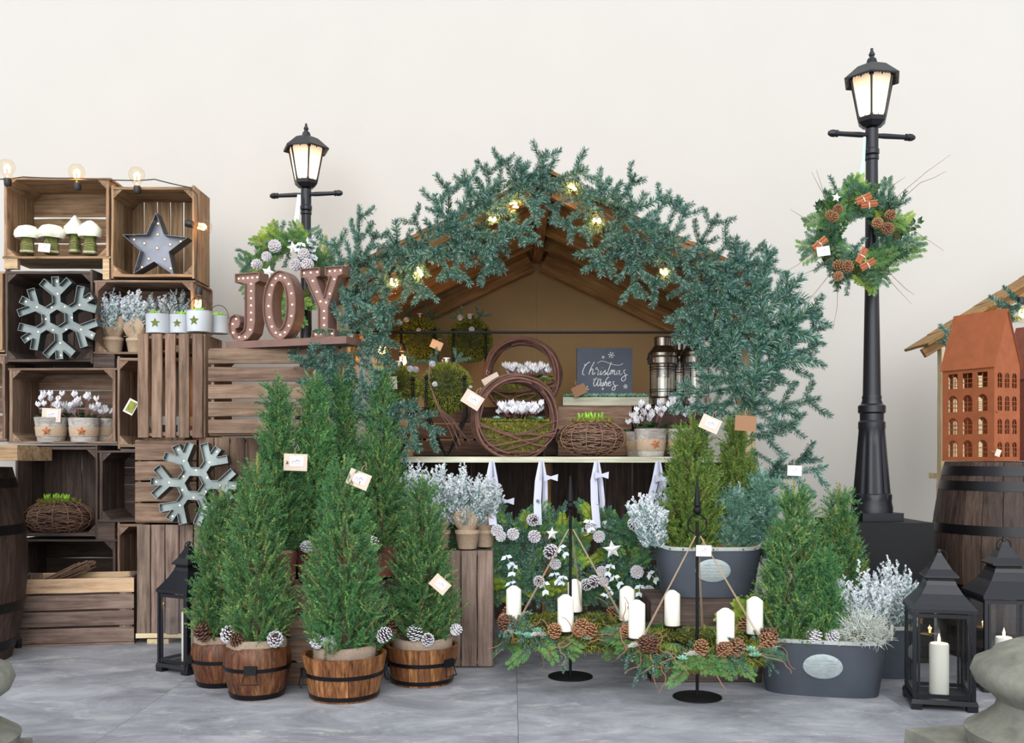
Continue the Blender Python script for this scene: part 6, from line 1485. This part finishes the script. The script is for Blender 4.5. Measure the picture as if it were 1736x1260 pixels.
# ------------------------------------------------------------------ rusty metal houses
def rusty_house(label, A, B, C_, z0, z1, zr, mats, windows=True):
    """A far corner, B near corner, C_ end of the gable side; windows are cut through the sheet"""
    A, B, C_ = Vector((*A, z0)), Vector((*B, z0)), Vector((*C_, z0)); D_ = A + C_ - B; o = (A + C_) / 2
    t = empty('metal_house', o, label, 'house ornament', 'rusty metal lantern houses')
    def sheet(p, q, name, cols, rows, gable=False, mw=.66):
        v = q - p; L_ = v.length; h = z1 - z0; m = basis(v, Vector((0, 0, 1)), p - o)
        poly = [(0, 0), (L_, 0), (L_, h)] + ([(L_ / 2, zr - z0 - .012)] if gable else []) + [(0, h)]
        holes, bars = [], MB()
        cw_ = L_ * .86 / cols; rh = h * .96 / rows
        for r_ in range(rows):
            for c in range(cols):
                cx, zb2 = L_ * .07 + cw_ * (c + .5), h * .045 + rh * r_; ww, hh = cw_ * mw * .5, rh * .66
                if r_ == rows - 1 and not gable: zb2 += rh * .04; arch = [(cx + ww, zb2 + hh), (cx - ww, zb2 + hh)]
                else: arch = [(cx + ww * math.cos(k * math.pi / 6), zb2 + hh * .72 + ww * 1.1 * math.sin(k * math.pi / 6)) for k in range(7)]
                holes.append([(cx - ww, zb2), (cx + ww, zb2)] + arch)
                bars.box((cx, 0, zb2 + hh * .45), (.0022, .002, hh * .98)); 
                for q2 in (.33, .62): bars.box((cx, 0, zb2 + hh * q2), (ww * 2, .002, .0022))
        MB().prism(poly, -.0015, .0015, holes, mtx=m).build(name, M[mats[0]], t)
        b2 = MB(); b2.add(bars.v, bars.f, 0, m); b2.build('window_bars', M[mats[0]], t)['kind'] = 'stuff'
    sheet(A, B, 'long_wall', 3, 4); sheet(B, C_, 'gable_wall', 3, 4, True); sheet(C_, D_, 'long_wall', 3, 4); sheet(D_, A, 'gable_wall', 3, 4, True)
    mid1, mid0 = (B + C_) / 2, (A + D_) / 2; up = Vector((0, 0, zr - z0)); ev = Vector((0, 0, z1 - z0 - .012)); ax = (B - A).normalized() * .008; wx_ = (C_ - B).normalized() * .008
    for (p, q, s) in ((A, B, -1), (D_, C_, 1)):
        vs = [p - ax + wx_ * s + ev - o, q + ax + wx_ * s + ev - o, mid1 + ax + up - o, mid0 - ax + up - o]; vs2 = [v + Vector((0, 0, .004)) for v in vs]
        MB().add([tuple(v) for v in vs + vs2], [(0, 1, 2, 3), (7, 6, 5, 4), (0, 4, 5, 1), (1, 5, 6, 2), (2, 6, 7, 3), (3, 7, 4, 0)]).build('roof_sheet', M[mats[1]], t)
    MB().add([tuple(v - o + Vector((0, 0, .003))) for v in (A, B, C_, D_)] + [tuple(v - o) for v in (A, B, C_, D_)], [(0, 1, 2, 3), (7, 6, 5, 4), (0, 4, 5, 1), (1, 5, 6, 2), (2, 6, 7, 3), (3, 7, 4, 0)]).build('floor_plate', M[mats[0]], t)
    MB().sphere(tuple(B.lerp(C_, .12) - o + Vector((-.006, -.006, (z1 - z0) * .52))), .007, 8, 6).build('knob', M[mats[0]], t, True)
    return t
rusty_house('orange rusty metal house with arched windows on the barrel', (2.006, 4.535), (2.130, 4.300), (2.283, 4.378), .888, 1.316, 1.565, ('rust', 'rust'))
rusty_house('darker rusty metal house cut off by the photo edge', (2.34, 4.62), (2.46, 4.40), (2.62, 4.48), .888, 1.28, 1.52, ('rust_dark', 'rust_dark'))
# ------------------------------------------------------------------ stone balusters in front
def baluster(label, x, d, s=1.0, yaw=0, pw=.60):
    c = P(x, 770, d); c.z = 0; t = empty('stone_baluster', c, label, 'baluster', 'weathered stone balusters', yaw)
    MB().box((0, 0, .04 * s), (pw * s, pw * s, .08 * s), taper=.985).build('plinth', M['stone_grey'], t)
    MB().lathe([(.24 * s, .08 * s), (.252 * s, .13 * s), (.20 * s, .165 * s), (.172 * s, .19 * s), (.165 * s, .215 * s), (.185 * s, .235 * s), (.222 * s, .262 * s), (.236 * s, .295 * s), (.225 * s, .325 * s), (.18 * s, .348 * s), (.172 * s, .362 * s), (.12 * s, .385 * s), (.05 * s, .39 * s), (.001, .39 * s)], 40, cap1=False).build('bulb', M['stone_grey'], t, True, 50)
baluster('weathered grey stone baluster in front of the black lanterns', 1800, 2.75, 1.0, R(12))
baluster('weathered grey stone baluster in front of the crate stack', -128, 2.70, .96, R(-2), .42)
# ------------------------------------------------------------------ paper tags
def paper_tag(label, x, y, d, wpx, rot, yaw=0.0, two=True, kraft='paper_kraft', string=None, ink=True):
    t = empty('paper_tag', P(x, y, d), label, 'tag', 'paper price tags'); s = px(wpx, d); t.rotation_euler = (0, R(rot), R(yaw))
    MB().box((0, 0, 0), (s, .0016, s * .72)).build('card', M[kraft], t)
    z = -.0012
    if two: MB().box((s * .05, -.0018, s * .04), (s * .58, .0014, s * .42)).build('label_card', M['paper_white'], t); z = -.0028
    if ink:
        mb = MB(); mb.tube([(-s * .16, z, 0), (-s * .06, z, s * .06), (0, z, -.0), (s * .07, z, s * .11), (s * .06, z, .01), (s * .2, z, s * .03)], s * .012, 4); mb.tube([(-s * .2, z, -s * .05), (s * .18, z, -s * .05)], s * .008, 4); mb.build('print', M['ink_blue'], t)
    MB().tube([(0, -.001, s * .3), (-s * .06, .004, s * .55), (s * .05, .012, s * .75), (s * .10, .02, s * .5)] if not string else string, .0012, 5).build('string', M['twine'], t)
paper_tag('kraft and white tag on the back-row spruce, level', 501, 784, 3.92, 40, 2, 0)
paper_tag('tilted kraft and white tag on the front tub spruce', 608, 813, 3.66, 38, 22, 0)
paper_tag('diamond-tilted tag low on the slatted tub spruce', 746, 991, 3.76, 32, 42, 10)
paper_tag('pale tag on the mossy green ball', 658, 650, 4.46, 30, -4, 0)
paper_tag('square tag hung in front of the front twig ring', 801, 678, 4.46, 34, 32, 0)
paper_tag('blank kraft tag behind the front twig ring', 834, 647, 4.66, 30, -28, 0, False, ink=False)
paper_tag('white tag at the tip of the broad olive spruce', 1204, 719, 3.96, 34, 24, 0)
paper_tag('brown kraft tag behind the tip of the olive spruce', 1264, 718, 4.05, 36, 4, 0, False, 'kraft_dark', ink=False)
paper_tag('white tag at the tip of the tall floor-tub spruce', 1347, 798, 3.70, 24, 2, 0, False, 'paper_white')
paper_tag('white tag tied to the ring of the nearer candle stand', 1193, 934, 3.62, 26, 1, 0, False, 'paper_white')
paper_tag('white tag on the cinnamon wreath', 1396, 426, 4.16, 22, -8, 0, False, 'paper_white')
paper_tag('white tag leaning on a toadstool stem', 75, 420, 5.01, 20, 6, 0, False, 'paper_white')
paper_tag('kraft label among the cyclamen petals in the crate', 87, 704, 5.0, 32, 3, 0, True)
paper_tag('kraft tag standing by the slate board', 982, 662, 5.0, 24, -24, 0, False, 'kraft_dark', ink=False)
paper_tag('small tag hanging from the rusty house door', 1692, 768, 4.27, 12, -70, 0, False, 'paper_kraft', ink=False)
paper_tag('kraft tag on the dark moss ball at the back', 740, 585, 5.06, 20, 24, 0, False, ink=False)
# ------------------------------------------------------------------ odds and ends
def carton(label, x0, y0, x1, y1, d, D, mat, band=None):
    a = P((x0 + x1) / 2, (y0 + y1) / 2, d); t = empty('carton', a, label, 'box', 'cartons stored inside the slatted crate')
    w_, h_ = px(x1 - x0, d), px(y1 - y0, d); MB().box((0, D / 2, 0), (w_, D, h_)).build('box', M[mat], t)
    MB().box((0, -.0008, -h_ * .1), (w_ * .5, .0014, h_ * .35)).build('printed_panel', M[band or 'cable_black'], t)
carton('white carton behind the slats under the zinc pails', 250, 706, 318, 740, 4.86, .12, 'box_white')
carton('red carton behind the slats next to the white one', 318, 722, 334, 740, 4.86, .12, 'box_red', 'box_white')
carton('yellow carton glimpsed in the gap between slatted crates', 343, 690, 351, 730, 4.92, .10, 'box_yellow', 'box_red')
lf = empty('leaflet', P(222, 690, 4.95), 'white leaflet with a green picture leaning beside the slats', 'leaflet'); lf.rotation_euler = (0, R(28), R(10))
MB().box((0, 0, 0), (.05, .002, .075)).build('sheet', M['box_white'], lf); MB().box((0.002, -.0015, 0), (.038, .001, .058)).build('picture', M['moss_leaf'], lf); MB().tube([(0, .003, 0), lf.matrix_basis.to_3x3().inverted() @ Vector((0, .02, -.195))], .0012, 5).build('wire_holder', M['black_iron'], lf)
sk = empty('cable_socket', P(31, 1106, 4.62), 'black cable socket lying on the floor by the stick crate', 'socket'); sk.location.z = .024
MB().lathe([(.014, -.024), (.016, -.02), (.016, .018), (.008, .026), (.006, .04)], 12).build('socket', M['cable_black'], sk, True, 40)
MB().tube([(0, 0, .035), (-.004, .004, .075), (-.03, .02, .11), (-.10, .03, .12)], .004, 6).build('cable', M['cable_black'], sk, True)
